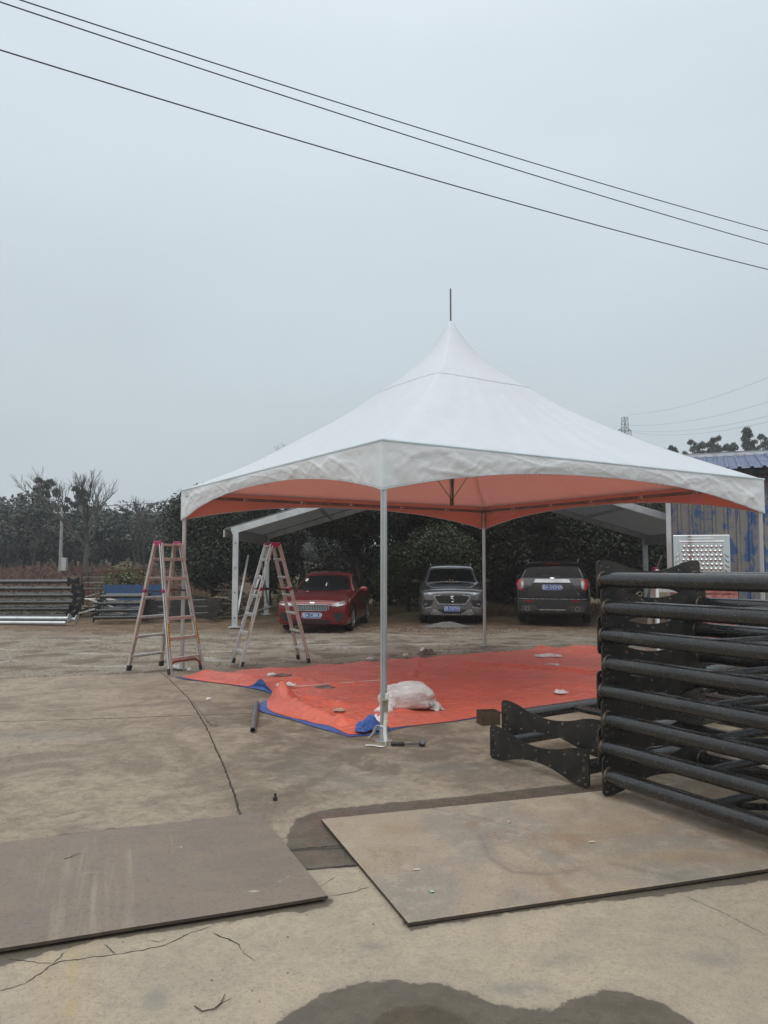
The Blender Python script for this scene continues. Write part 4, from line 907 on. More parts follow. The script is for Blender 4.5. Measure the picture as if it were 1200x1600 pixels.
scrap('hose_heap', 'tangled heap of dark hoses and bent rods under the hedge', (-4.75, 23.9), 22, .75, .3, .9, 6, [RUBBER, TAN, TAN, GREYS], True)
scrap('rod_heap', 'slanting dark rods piled over the hose heap', (-4.7, 24.3), 14, .9, .3, .95, 8, [STEELBLK, RUBBER, GREYS], False)
cg = thing('rusty_cage', 'rusty iron cage frame standing behind the scrap heap', 'frame', (-9.6, 27.2, 0), R(8))
for x in (-.95, .1, .95):
    for y in (-.5, .5):
        mm = MB(); mm.bar((x, y, 0), (x, y, 1.35 + .12 * (x > 0)), .05, .05); mm.build('upright', RUST, cg)
for z in (1.33,):
    for y in (-.5, .5): mm = MB(); mm.bar((-1, y, z), (1, y, z + .13), .06, .06); mm.build('top_rail', RUST, cg)
    for x in (-.95, .95): mm = MB(); mm.bar((x, -.5, z), (x, .5, z), .05, .05); mm.build('top_rail', RUST, cg)
for i in range(9): mm = MB(); mm.bar((-.9, -.4 + .02 * i, .75 + .065 * i), (-.15, -.4, .76 + .064 * i), .3, .022); mm.build('stacked_slat', [RUST, GREYS, STEELBLK][i % 3], cg)
# ================================================================== CARPORT MARQUEE
MQ = pm('marquee_aluminium', (.56, .58, .585), (.46, .475, .48), 3, .42, .45); ROOFM = pm('grey_roof_membrane', (.40, .42, .43), (.33, .345, .35), 2, .55, bump=.05, bscale=8)
glow(ROOFM, .22, (.75, .76, .76))
mq = thing('carport_marquee', 'open gabled aluminium carport standing over the three cars', 'carport', (0, 0, 0))
FL, BL, FR, BR = Vector((-3.91, 20.2, 0)), Vector((-3.86, 25.3, 0)), Vector((8.62, 20.3, 0)), Vector((8.66, 25.4, 0)); EZ, RZ = 2.55, 4.42
HZ = lambda v, z: Vector((v.x, v.y, z)); RF = (FL + FR) / 2; RB = (BL + BR) / 2
bolt = ALU2
for p in (FL, BL, FR, BR):
    mm = MB(); mm.bar(p, HZ(p, EZ + .06), .15, .10, (0, 1, 0)); post = mm.build('post', MQ, mq, bevel=.006)
    mm = MB(); mm.box((p.x, p.y, .01), (.3, .25, .02)); mm.build('foot_plate', MQ, post)
    for z in (.25, .9, 1.55, 2.2):
        mm = MB(); mm.lathe([(.018, 0), (.018, .012)], 8, Matrix.Translation((p.x, p.y - .05, z)) @ Matrix.Rotation(PI / 2, 4, 'X')); mm.build('bolt', RUBBER, post)
for a, b_, c in ((FL, FR, RF), (BL, BR, RB)):
    for s_ in (a, b_):
        dv = (HZ(c, RZ) - HZ(s_, EZ)).normalized(); mm = MB(); mm.bar(HZ(s_, EZ) - dv * .12, HZ(c, RZ), .10, .17); mm.build('rafter', MQ, mq, bevel=.006)
for a, b_ in ((FL, BL), (FR, BR)):
    mm = MB(); mm.bar(HZ(a, EZ - .12), HZ(b_, EZ - .12), .06, .30); mm.build('eave_beam', ROOFM, mq)
mm = MB(); mm.bar(HZ(RF, RZ), HZ(RB, RZ), .10, .14); mm.build('ridge_beam', MQ, mq)
for s_, sb in ((FL, BL), (FR, BR)):
    for k in (.34, .68):
        p, q = HZ(s_, EZ).lerp(HZ(RF, RZ), k), HZ(sb, EZ).lerp(HZ(RB, RZ), k); mm = MB(); mm.bar(p - Vector((0, 0, .02)), q - Vector((0, 0, .02)), .07, .09); mm.build('purlin', MQ, mq)
    sg = 1 if s_.x > 0 else -1; ov = Vector((sg * .32, 0, -.10)); rows_ = []
    for i in range(25):
        k = i / 24; p, q = (HZ(s_, EZ + .12) + ov).lerp(HZ(RF, RZ + .12), k), (HZ(sb, EZ + .12) + ov).lerp(HZ(RB, RZ + .12), k)
        rows_.append([p.lerp(q, j / 16) + Vector((0, 0, -.02 * math.sin(PI * j / 16) ** 2 * (1 + .5 * math.sin(k * 19)))) for j in range(17)])
    mm = MB(); mm.sheet(rows_); rp = mm.build('roof_sheet', ROOFM, mq, True, 60); md = rp.modifiers.new('t', 'SOLIDIFY'); md.thickness = .012
    mm = MB(); e0, e1_ = HZ(s_, EZ + .01) + ov, HZ(sb, EZ + .01) + ov; mm.bar(e0, e1_, .02, .18); mm.build('eave_flap', WHITEP, rp)
    mm = MB(); mm.bar(HZ(s_, .35) + Vector((-sg * .05, .06, 0)), HZ(s_, 1.9) + Vector((-sg * .05, 1.6, 0)), .05, .05); mm.build('wall_brace', MQ, mq)
    mm = MB(); mm.bar(HZ(sb, .35) + Vector((-sg * .05, -.06, 0)), HZ(sb, 1.9) + Vector((-sg * .05, -1.6, 0)), .05, .05); mm.build('wall_brace', MQ, mq)
lp = MB(); lp.bar((-3.75, 20.4, .06), (-3.36, 20.75, 1.35), .10, .03); tag(lp.build('white_profile', WHITEP), 'white plastic profile leaning beside the carport left post', 'profile')
# ================================================================== CORRUGATED SHED
def shed_mat(name, roof):
    b = NB(name); n1 = b.noise(1.6, 6, .65, stretch=(1, 1, .35)); n2 = b.noise(7, 7, .7, stretch=(1, 1, .5), dist=.5); n3 = b.noise(30, 5, .75)
    base = b.mix(b.rng(n1, .35, .65), (.245, .235, .22), (.175, .172, .168)); base = b.mix(b.math('MULTIPLY', b.rng(n3, .5, .72), .5), base, (.17, .13, .10))
    base = b.mix(b.math('MULTIPLY', b.rng(b.noise(2.5, 7, .75), .62, .72), .7), base, (.12, .075, .05))
    blue = b.mix(b.rng(n3, .35, .7), (.045, .095, .25), (.065, .11, .21))
    f = b.rng(b.noise(2.6, 8, .72, stretch=(1, 1, .55), dist=.4), .515, .56) if not roof else b.rng(n2, .62, .40)
    if not roof: f = b.math('MAXIMUM', f, b.math('MULTIPLY', b.attr('rib'), b.rng(b.noise(4, 6, .7), .52, .60)))
    c = b.mix(f, base, blue) if not roof else b.mix(b.rng(n2, .50, .62), (.105, .14, .24), (.23, .24, .25))
    return b.done(c, .65, .1, b.bump(n2, .25, .01), .35)
SHW, SHR = shed_mat('peeling_blue_sheet', False), shed_mat('blue_roof_sheet', True)
shed = thing('corrugated_shed', 'corrugated metal shed with peeling blue paint behind the tent', 'shed', (5.44, 14.5, 0), math.atan2(-.40, .917))
PRO = [(0, 0), (.035, .0), (.055, .035), (.095, .035), (.115, 0), (.15, 0)]
def corrugated(name, x0, wd, pt, mat, parent, h0, h1, nz=14):
    xs = []; n = int(round(wd / .2))
    for i in range(n):
        for q in ((0, 0), (.12, 0), (.138, .032), (.178, .032), (.1999, 0)): xs.append((i * .2 + q[0], q[1]))
    xs.append((n * .2, 0)); rows_ = [[pt(x0 + x, d, h0 + (h1 - h0) * k / nz) for x, d in xs] for k in range(nz + 1)]
    q = MB(); q.sheet(rows_); o = q.build(name, mat, parent); md = o.modifiers.new('t', 'SOLIDIFY'); md.thickness = .003
    rb = np.array([[1.0 if d > .01 else (.45 if abs((x % .2) - .12) < .004 or abs((x % .2)) < .004 else 0) for x, d in xs] for _ in rows_]).reshape(-1)
    o.data.attributes.new('rib', 'FLOAT', 'POINT').data.foreach_set('value', rb.astype(np.float32)); return o
for i in range(7): corrugated('wall_sheet', i * 1.0 + .003 * i, 1.0, lambda x, d, h, i=i: (x, -d - .006 * (i % 2), h), SHW, shed, 0, 3.42)
for i in range(7): corrugated('wall_sheet', i * 1.0, 1.0, lambda x, d, h: (x, 6 + d, h), SHW, shed, 0, 3.42, 4)
for x in (0, 7.02): mm = MB(); mm.add([(x, .02, 0), (x, 5.98, 0), (x, 5.98, 3.42), (x, 3, 4.0), (x, .02, 3.42)], [(0, 1, 2, 3, 4)]); mm.build('gable_wall', SHW, shed)
for i in range(8):
    for sgn, nm in ((0, 'f'), (1, 'b')):
        corrugated('roof_sheet', -.35 + i * 1.0, 1.0, (lambda x, d, h: (x, -.42 + h, 3.36 + .20 * h + d)) if not sgn else (lambda x, d, h: (x, 6.42 - h, 3.36 + .20 * h + d)), SHR, shed, 0, 3.42, 3)
mm = MB(); mm.box((3.5, 3, 4.085), (8.1, .5, .03)); mm.box((3.5, 2.76, 4.05), (8.1, .02, .10)); mm.build('ridge_cap', pm('ridge_cap_white', (.55, .57, .58), (.45, .46, .47), 4, .6), shed)
mm = MB(); mm.box((3.5, -.36, 3.30), (8.0, .04, .10)); mm.build('eave_shade', DARKIN, shed)  # dark strip that paints the shade under the eave
mm = MB(); mm.box((-.03, -.05, 1.75), (.09, .09, 3.5)); mm.build('corner_post', MQ, shed, bevel=.004)
# mirror-polished embossed steel panel standing on crates
SS = pm('polished_stainless', (.66, .66, .65), (.60, .60, .59), 3, .07, 1.0, bump=.03, bscale=9, rvar=.03)
sp = thing('stainless_panel', 'mirror bright embossed stainless steel panel before the shed wall', 'panel', (5.58, 13.45, 1.36), -.22)
mm = MB(); mm.box((0, .03, .40), (.94, .045, .80)); body = mm.build('sheet', SS, sp, bevel=.01)
for i in range(9):
    for j in range(7):
        s_ = .036; q = MB(); x, z = -.30 + .60 * i / 8 + (.0 if j % 2 else .018), .12 + .47 * j / 6
        q.add([(x - s_, .006, z), (x, .006, z - s_), (x + s_, .006, z), (x, .006, z + s_), (x, -.04, z)], [(0, 1, 4), (1, 2, 4), (2, 3, 4), (3, 0, 4)]); q.build('stud', SS, sp, True, 80)
for a, b_ in (((-.36, 0, .06), (-.36, 0, .70)), ((.36, 0, .06), (.36, 0, .70)), ((-.36, 0, .68), (.36, 0, .68)), ((-.36, 0, .06), (.36, 0, .06))): q = MB(); q.bar(a, b_, .03, .03, (0, 1, 0)); q.build('border_rib', SS, sp, bevel=.008)
q = MB(); q.bar((-.22, .0, .735), (.22, .0, .735), .018, .03, (0, 1, 0)); q.build('slot_trim', SS, sp, bevel=.004)
for sx in (-1, 1):
    for k in range(4): q = MB(); q.path([(sx * .44, 0, .14 + .09 * k), (sx * .41, -.012, .16 + .09 * k), (sx * .385, 0, .20 + .09 * k)], .012, 8); q.build('scroll', SS, sp, True)
CRATE = pm('faded_red_crate', (.36, .10, .085), (.42, .25, .22), 11, .7)
for k in range(4):
    t = thing('plastic_crate', ('top', 'third', 'second', 'bottom')[3 - k] + ' faded red crate of the stack under the stainless panel' if k in (0, 3) else ('second', 'third')[k - 1] + ' faded red crate up the stack under the stainless panel', 'crate', (5.6, 13.5, .34 * k), -.22, 'faded red crates')
    for a, b_, nm in (((-.5, -.25), (.5, -.25), 'side'), ((-.5, .25), (.5, .25), 'side'), ((-.5, -.25), (-.5, .25), 'end'), ((.5, -.25), (.5, .25), 'end')):
        for z in (.05, .16, .27): q = MB(); q.bar((*a, z + .01), (*b_, z + .01), .02, .085, (0, 0, 1)); q.build('slat', CRATE, t)
    q = MB(); q.box((0, 0, .015), (.98, .48, .02)); q.build('floor_panel', CRATE, t)
    for x in (-.49, .49):
        for y in (-.24, .24): q = MB(); q.box((x, y, .165), (.05, .05, .33)); q.build('corner_post', CRATE, t)
ladder('short aluminium stepladder with magenta hinges behind the near truss stack', (3.95, 10.55), R(84), 1.57, .8, .6, .42, 4, 0)
# ================================================================== CARS
GLASS = pm('dark_car_glass', (.006, .007, .008), (.010, .011, .012), 3, .05, 0, rvar=.02, spec=.12)
LAMP = pm('clear_lamp', (.30, .32, .33), (.16, .17, .18), 14, .12, .5, rvar=.05, spec=.7)
TAIL = pm('red_lamp', (.30, .012, .012), (.20, .01, .01), 8, .15, 0, spec=.7); BLKPL = pm('black_trim', (.012, .012, .013), (.02, .02, .02), 9, .45)
PLBLUE = pm('plate_blue', (.015, .07, .34), (.02, .08, .30), 9, .4); PLWHITE = pm('plate_white', (.75, .77, .80), (.68, .70, .74), 9, .45)
GREYCL = pm('grey_cladding', (.016, .0155, .015), (.024, .022, .020), 6, .6); SILTR = pm('silver_trim', (.42, .43, .44), (.34, .35, .36), 5, .3, .6)
def paint(name, c, fl=.3, dirt=.18, coat=.8):
    b = NB(name); n = b.noise(600, 2); col = b.mix(b.rng(n, .4, .7), c, tuple(x * 1.25 for x in c)); d = b.noise(2.2, 6, .7)
    col = b.mix(b.math('MULTIPLY', b.rng(d, .5, .75), dirt), col, (.12, .10, .08))
    return b.done(col, b.rng(d, .3, .7, .10, .24), fl, None, .5, coat)
AX = {'front': ((0, 1, 0), lambda u, v: (u, -6, v)), 'rear': ((0, -1, 0), lambda u, v: (u, 6, v)), 'right': ((-1, 0, 0), lambda u, v: (4, u, v)), 'left': ((1, 0, 0), lambda u, v: (-4, u, v)), 'top': ((0, 0, -1), lambda u, v: (u, v, 5))}
def decal(bvh, name, poly, axis, off, mat, parent, res=.05, smooth=True):
    d, org = AX[axis]; d = Vector(d); bm = bmesh.new()
    vs = [bm.verts.new((u, v, 0)) for u, v in poly]; bm.faces.new(vs)
    us = [p[0] for p in poly]; v2 = [p[1] for p in poly]
    for lo, hi, no in ((min(us), max(us), (1, 0, 0)), (min(v2), max(v2), (0, 1, 0))):
        n = max(1, int((hi - lo) / res))
        for i in range(1, n):
            c = lo + (hi - lo) * i / n
            bmesh.ops.bisect_plane(bm, geom=bm.verts[:] + bm.edges[:] + bm.faces[:], plane_co=(c * no[0], c * no[1], 0), plane_no=no)
    bm.verts.ensure_lookup_table(); bm.verts.index_update(); hits = []; last = None; miss = []
    for i, v in enumerate(bm.verts):
        o = Vector(org(v.co.x, v.co.y)); h = bvh.ray_cast(o, d)[0]
        if h is None: miss.append(i)
        hits.append(h)
    for i in miss:
        o = Vector(org(bm.verts[i].co.x, bm.verts[i].co.y)); best = min((hh for hh in hits if hh is not None), key=lambda q: ((q - o) - d * (q - o).dot(d)).length, default=o)
        hits[i] = o + d * (best - o).dot(d)
    n = len(hits); V = [h - d * off for h in hits] + [h + d * .012 for h in hits]
    F = []
    for f in bm.faces:
        ix = [q.index for q in f.verts]; F.append(tuple(ix)); F.append(tuple(n + q for q in reversed(ix)))
    for e in bm.edges:
        if len(e.link_faces) == 1: a, b_ = e.verts[0].index, e.verts[1].index; F.append((a, b_, n + b_, n + a))
    bm.free()
    me = bpy.data.meshes.new(name); me.from_pydata([tuple(v) for v in V], [], F); bm2 = bmesh.new(); bm2.from_mesh(me); bmesh.ops.recalc_face_normals(bm2, faces=bm2.faces); bm2.to_mesh(me); bm2.free()
    finish(me, mat, smooth, 35)
    return link(bpy.data.objects.new(name, me), parent)
def mir(poly): return [(-u, v) for u, v in reversed(poly)]
def rrect(x0, x1, z0, z1, r=.02):
    return [(x0 + r, z0), (x1 - r, z0), (x1, z0 + r), (x1, z1 - r), (x1 - r, z1), (x0 + r, z1), (x0, z1 - r), (x0, z0 + r)]
def car(name, label, st, wheels, wr, pmat, loc, rz, arch):
    t = thing(name, label, 'car', (*loc, 0), rz)
    V = []; F = []; K = 22
    for y, zb, ws, zbe, wb, zr, wrf in st:
        zm = zb + .5 * (zbe - zb)
        k_ = min(1, max(.15, (zr - zbe - .03) / .35))
        half = [(0, zb), (ws * .80, zb), (ws * .97, zb + .02), (ws, zb + .09), (max(ws, wb) + .014, zm), (wb + .010, zbe - .07), (wb + .002, zbe - .012), (wb - .035, zbe + .016), (wrf + .045 - .01 * k_, zr - .085 * k_ - .004), (wrf + .012, zr - .018), (wrf - .09, zr + .010), (0, zr + .026)]
        ring = half + [(-x, z) for x, z in half[-2:0:-1]]
        V += [(x, y, z) for x, z in ring]
    n = len(st)
    for i in range(n - 1):
        for j in range(K): F.append((i * K + j, (i + 1) * K + j, (i + 1) * K + (j + 1) % K, i * K + (j + 1) % K))
    F.append(tuple(range(K))); F.append(tuple((n - 1) * K + j for j in reversed(range(K))))
    body = mesh_obj('body', V, F, [pmat, BLKPL], t, True, None)
    ss_ = body.modifiers.new('s', 'SUBSURF'); ss_.levels = ss_.render_levels = 2
    cut = MB()
    for y in wheels:
        for sx in (-1, 1): cut.lathe([(arch, 0), (arch, .50)], 28, Matrix.Translation((sx * .58, y, wr)) @ Matrix.Rotation(sx * PI / 2, 4, 'Y'))
    co = cut.build('cut', BLKPL, t); bo = body.modifiers.new('b', 'BOOLEAN'); bo.operation = 'DIFFERENCE'; bo.object = co; bo.solver = 'EXACT'
    bake(body); bpy.data.objects.remove(co)
    body.data.polygons.foreach_set('use_smooth', [True] * len(body.data.polygons)); body.data.set_sharp_from_angle(angle=R(38))
    bm = bmesh.new(); bm.from_mesh(body.data); bvh = BVHTree.FromBMesh(bm); bm.free()
    wx = max(s[2] for s in st) - .115
    for y in wheels:
        for sx in (-1, 1):
            wh = bpy.data.objects.new('wheel', None); link(wh, t); wh.location = (sx * wx, y, wr); wh.rotation_euler = (0, sx * PI / 2, 0)
            q = MB(); w2 = .105; ri = wr * .66
            q.lathe([(ri, -w2), (wr * .93, -w2), (wr, -w2 * .72), (wr, w2 * .72), (wr * .93, w2), (ri, w2)], 32, close=True); q.build('tyre', RUBBER, wh, True, 50)
            q = MB(); q.lathe([(ri, .10), (ri * .93, .105), (ri * .90, .06), (ri * .9, -.08), (ri, -.1)], 32, close=True); q.lathe([(.055, .02), (.055, .085), (.03, .095)], 12)
            for k in range(10):
                a = 2 * PI * k / 10 + (.07 if k % 2 else -.07); c, s_ = math.cos(a), math.sin(a); q.bar((c * .04, s_ * .04, .075), (c * ri * .93, s_ * ri * .93, .092), .026, .022)
            q.build('rim', SILTR, wh, True, 30)
            q = MB(); q.lathe([(ri * .88, -.02), (ri * .88, .0)], 24); q.build('brake_disc', BLKPL, wh)
    return t, body, bvh
def plate(t, bvh, axis, x, z, txt, wd=.44, ht=.14):
    d = decal(bvh, 'number_plate', rrect(x - wd / 2, x + wd / 2, z - ht / 2, z + ht / 2, .012), axis, .02, PLBLUE, t, .5, False)
    ys = [v.co.y for v in d.data.vertices]; y = min(ys) if axis == 'front' else max(ys)
    for v in d.data.vertices:                                  # keep the plate flat
        v.co.y = y if (abs(v.co.y - y) < .5 and v.index < len(d.data.vertices) // 2) else y + (.03 if axis == 'front' else -.03)
    m4 = Matrix.Translation((x, y - .003 if axis == 'front' else y + .003, z)) @ (Matrix.Rotation(PI / 2, 4, 'X') if axis == 'front' else Matrix.Rotation(PI, 4, 'Z') @ Matrix.Rotation(PI / 2, 4, 'X'))
    text_mesh('lettering', txt, ht * .86, PLWHITE, d, m4, .0012, .88)
    q = MB(); s_ = -1 if axis == 'front' else 1; e = .006
    for a, b_ in (((-wd / 2 + .01, -ht / 2 + .01), (wd / 2 - .01, -ht / 2 + .01)), ((-wd / 2 + .01, ht / 2 - .01), (wd / 2 - .01, ht / 2 - .01)), ((-wd / 2 + .01, -ht / 2 + .01), (-wd / 2 + .01, ht / 2 - .01)), ((wd / 2 - .01, -ht / 2 + .01), (wd / 2 - .01, ht / 2 - .01))):
        q.bar((x + a[0], y + s_ * .002, z + a[1]), (x + b_[0], y + s_ * .002, z + b_[1]), e, .003, (0, 1, 0))
    q.build('border', PLWHITE, d)
def mirror(t, x, y, z, pmat, s_=1.0):
    for sx in (-1, 1):
        q = MB(); q.lathe([(.02, -.06), (.062, -.05), (.075, 0), (.066, .045), (.03, .06)], 14, Matrix.Translation((sx * x, y, z)) @ Matrix.Diagonal((1.7 * s_, 1.0, 1.05, 1)) @ Matrix.Rotation(PI / 2, 4, 'X'))
        mo = q.build('wing_mirror', pmat, t, True, 60)
        q = MB(); q.tube((sx * (x - .03), y + .01, z - .03), (sx * (x - .20), y + .04, z - .06), .022, n=8); q.build('stalk', BLKPL, mo)
# ---- red saloon, nose towards the yard
RED = paint('red_car_paint', (.145, .004, .007), .3)
st = [(-2.20, .27, .74, .64, .74, .68, .56), (-2.16, .19, .83, .70, .82, .74, .62), (-2.0, .165, .88, .76, .87, .81, .66), (-1.5, .165, .885, .83, .88, .90, .68), (-1.0, .165, .885, .89, .88, .97, .69), (-.74, .165, .865, .92, .865, 1.01, .69), (-.66, .165, .865, .93, .865, 1.05, .685), (-.05, .165, .87, .955, .865, 1.38, .60), (.15, .165, .87, .96, .87, 1.42, .59),
      (.5, .165, .875, .965, .87, 1.445, .58), (1.0, .165, .87, .975, .865, 1.41, .565), (1.35, .18, .86, .985, .85, 1.29, .56), (1.65, .20, .85, .985, .83, 1.09, .60), (2.0, .24, .82, .975, .80, 1.025, .60), (2.15, .30, .74, .90, .72, .95, .5), (2.2, .36, .62, .8, .6, .85, .4)]
t, body, bv = car('saloon_car', 'red saloon car parked nose out under the carport', st, (-1.32, 1.30), .315, RED, (-1.48, 20.6), R(-6.4), .37)
D = lambda *a, **k: decal(bv, *a, **k)
ws = D('windscreen', [(-.70, 1.0), (-.3, .975), (.3, .975), (.70, 1.0), (.555, 1.325), (.3, 1.355), (-.3, 1.355), (-.555, 1.325)], 'front', .008, GLASS, t, res=.025)
D('inspection_sticker', rrect(-.56, -.49, 1.20, 1.27, .01), 'front', .012, WHITEP, ws); D('inspection_sticker', rrect(-.52, -.44, 1.12, 1.18, .01), 'front', .008, pm('green_sticker', (.25, .38, .22), (.5, .55, .3), 20, .5), ws); D('hanging_charm', [(.03, 1.09), (.06, 1.09), (.05, 1.17), (.04, 1.17)], 'front', .012, WHITEP, ws)
for sgn in (1, -1):
    f = (lambda p: p) if sgn > 0 else mir; ax = 'right' if sgn > 0 else 'left'
    D('headlamp', f([(.46, .65), (.60, .635), (.78, .68), (.83, .77), (.80, .80), (.64, .745), (.52, .70)]), 'front', .008, LAMP, t)
    fp = D('fog_pocket', f([(.50, .48), (.76, .50), (.77, .40), (.68, .28), (.60, .27)]), 'front', .003, BLKPL, t)
    q = MB(); q.lathe([(.036, 0), (.04, .014), (.02, .016)], 12, Matrix.Translation((sgn * .70, -2.17, .435)) @ Matrix.Rotation(PI / 2, 4, 'X')); q.build('fog_lamp', LAMP, fp, True)
    D('side_window', [(-.30, .985), (.32, 1.0), (.32, 1.345), (.02, 1.335), (-.12, 1.24)], ax, .008, GLASS, t, res=.03); D('side_window', [(.39, 1.0), (1.22, 1.01), (1.02, 1.22), (.80, 1.315), (.39, 1.345)], ax, .008, GLASS, t, res=.03)
    for y0 in (.355, 1.14, -.62): D('door_gap', [(y0, .25), (y0 + .010, .25), (y0 + .010, .94), (y0, .94)], ax, .001, BLKPL, t)
    for y0 in (.18, .98): D('door_handle', [(y0, .80), (y0 + .16, .80), (y0 + .16, .835), (y0, .835)], ax, .025, RED, t)
    D('sill_trim', [(-.92, .20), (.9, .20), (.9, .235), (-.92, .235)], ax, .008, BLKPL, t)
gr = D('grille', [(-.46, .66), (-.36, .545), (.36, .545), (.46, .66), (.30, .675), (-.30, .675)], 'front', .006, BLKPL, t)
for i in range(-10, 11): x = i * .040; D('grille_bar', [(x - .006, .555), (x + .006, .555), (x + .006, .655), (x - .006, .655)], 'front', .012, CHROME, gr)
D('grille_chrome', [(-.50, .672), (-.3, .690), (.3, .690), (.50, .672), (.50, .658), (.3, .673), (-.3, .673), (-.50, .658)], 'front', .018, CHROME, gr); D('grille_chrome', [(-.37, .536), (.37, .536), (.37, .550), (-.37, .550)], 'front', .016, CHROME, gr)
D('lower_intake', [(-.48, .315), (-.40, .215), (.40, .215), (.48, .315)], 'front', .004, BLKPL, t); D('bumper_lip', [(-.66, .18), (.66, .18), (.62, .205), (-.62, .205)], 'front', .022, RED, t)
D('bonnet_gap', [(-.62, .745), (.62, .745), (.62, .755), (-.62, .755)], 'front', .001, BLKPL, t)
D('emblem', rrect(-.06, .06, .715, .74, .01), 'front', .01, CHROME, t)
plate(t, bv, 'front', 0, .425, '\u6e58A\u00b7C88U9'); mirror(t, 1.0, -.42, 1.0, RED)
# ---- grey crossover, nose towards the yard
GRY = paint('grey_car_paint', (.16, .168, .178), .55)
st = [(-2.25, .32, .70, .80, .70, .84, .56), (-2.21, .23, .80, .86, .80, .90, .64), (-2.08, .20, .89, .90, .88, .95, .70), (-1.5, .20, .915, .97, .91, 1.03, .72), (-1.1, .20, .92, 1.01, .915, 1.08, .73), (-.86, .20, .92, 1.035, .915, 1.105, .73), (-.78, .20, .92, 1.045, .915, 1.16, .72), (-.30, .20, .92, 1.07, .915, 1.50, .66), (-.1, .20, .92, 1.08, .915, 1.595, .645),
      (.4, .20, .92, 1.09, .915, 1.635, .64), (1.0, .20, .92, 1.10, .915, 1.63, .64), (1.6, .21, .91, 1.12, .90, 1.57, .59), (1.95, .24, .89, 1.13, .88, 1.42, .60), (2.15, .30, .84, 1.08, .83, 1.2, .58), (2.25, .40, .70, .95, .70, 1.02, .5)]
t, body, bv = car('crossover_car', 'dark grey crossover parked nose out between the other two cars', st, (-1.38, 1.32), .355, GRY, (2.03, 23.4), R(-4), .42)
ws = D('windscreen', [(-.70, 1.115), (-.3, 1.085), (.3, 1.085), (.70, 1.115), (.585, 1.485), (.3, 1.52), (-.3, 1.52), (-.585, 1.485)], 'front', .008, GLASS, t, res=.025)
GOLD = pm('gold_ornament', (.45, .27, .08), (.35, .2, .06), 9, .5)
for k in range(4): x0 = -.06 + .04 * k; D('dash_ornament', [(x0 - .035 * (1 if k % 2 else -1), 1.115), (x0 - .035 * (1 if k % 2 else -1) + .012, 1.115), (x0 + .012, 1.205), (x0, 1.205)], 'front', .012, GOLD, ws)
for x0, x1 in ((-.17, -.09), (.10, .22)): D('dash_ornament', rrect(x0, x1, 1.13, 1.155, .005), 'front', .012, pm('dash_note', (.4, .37, .33), (.3, .27, .22), 9, .6), ws)
for sgn in (1, -1):
    f = (lambda p: p) if sgn > 0 else mir; ax = 'right' if sgn > 0 else 'left'
    D('running_lamp', f([(.49, .82), (.58, .80), (.74, .86), (.80, .93), (.70, .89), (.56, .845)]), 'front', .008, LAMP, t)
    hp = D('headlamp_pocket', f([(.50, .655), (.76, .67), (.80, .60), (.78, .47), (.58, .49)]), 'front', .004, BLKPL, t)
    D('headlamp', f(rrect(.68, .77, .53, .575, .015)), 'front', .014, LAMP, hp); D('lamp_chrome', f([(.55, .485), (.78, .445), (.81, .55), (.83, .55), (.80, .42), (.56, .46)]), 'front', .010, SILTR, hp)
    D('grille_frame', f([(.30, .815), (.49, .79), (.51, .74), (.38, .545), (0, .53), (0, .555), (.36, .57), (.475, .735), (.455, .765), (.30, .79)]), 'front', .014, SILTR, t)
    D('bumper_blade', f([(.25, .30), (.42, .40), (.52, .42), (.60, .29), (.52, .25), (.30, .255)]), 'front', .010, SILTR, t)
    D('side_window', [(-.42, 1.13), (.30, 1.14), (.30, 1.475), (-.02, 1.46), (-.2, 1.36)], ax, .008, GLASS, t, res=.03); D('side_window', [(.37, 1.14), (1.15, 1.15), (1.15, 1.475), (.37, 1.475)], ax, .008, GLASS, t, res=.03); D('side_window', [(1.22, 1.155), (1.75, 1.18), (1.6, 1.40), (1.22, 1.46)], ax, .008, GLASS, t, res=.03)
    D('sill_cladding', [(-.92, .22), (.9, .22), (.9, .33), (-.92, .33)], ax, .012, GREYCL, t)
    q = MB(); q.path([(sgn * .60, -.05, 1.58), (sgn * .615, .05, 1.645), (sgn * .61, .8, 1.665), (sgn * .60, 1.5, 1.63), (sgn * .59, 1.6, 1.57)], .018, 8); q.build('roof_rail', SILTR, t, True)
    D('bonnet_crease', f([(.40, .98), (.46, .98), (.56, 1.075), (.52, 1.075)]), 'front', .010, GRY, t)
gr = D('grille', [(-.45, .77), (-.47, .735), (-.36, .575), (.36, .575), (.47, .735), (.45, .77), (.30, .79), (-.30, .79)], 'front', .006, BLKPL, t)
for i in range(1, 7): z = .575 + .032 * i; wgr = .37 + .10 * min(1, i / 5) - .03; D('grille_bar', [(-wgr, z - .003), (wgr, z - .003), (wgr, z + .003), (-wgr, z + .003)], 'front', .010, GREYCL, gr)
yf = min(v.co.y for v in gr.data.vertices) - .016; em = MB()                                      # curled shield-shaped badge
em.path([(-.045, yf, .765), (.05, yf, .765), (.02, yf, .745), (-.02, yf, .735), (-.035, yf, .70), (.0, yf, .70), (.045, yf, .69), (.05, yf, .65), (.02, yf, .615), (-.02, yf, .62)], .010, 6); em.path([(.02, yf, .745), (-.01, yf, .69)], .009, 6); em.build('emblem', CHROME, gr, True)
D('lower_intake', [(-.40, .41), (-.44, .35), (-.38, .29), (.38, .29), (.44, .35), (.40, .41)], 'front', .004, BLKPL, t); D('skid_trim', [(-.42, .255), (.42, .255), (.42, .28), (-.42, .28)], 'front', .016, SILTR, t); D('bonnet_gap', [(-.66, .875), (.66, .875), (.66, .885), (-.66, .885)], 'front', .001, BLKPL, t)
plate(t, bv, 'front', 0, .425, '\u6e58\u00b7D0791'); mirror(t, 1.06, -.55, 1.14, BLKPL, 1.1)
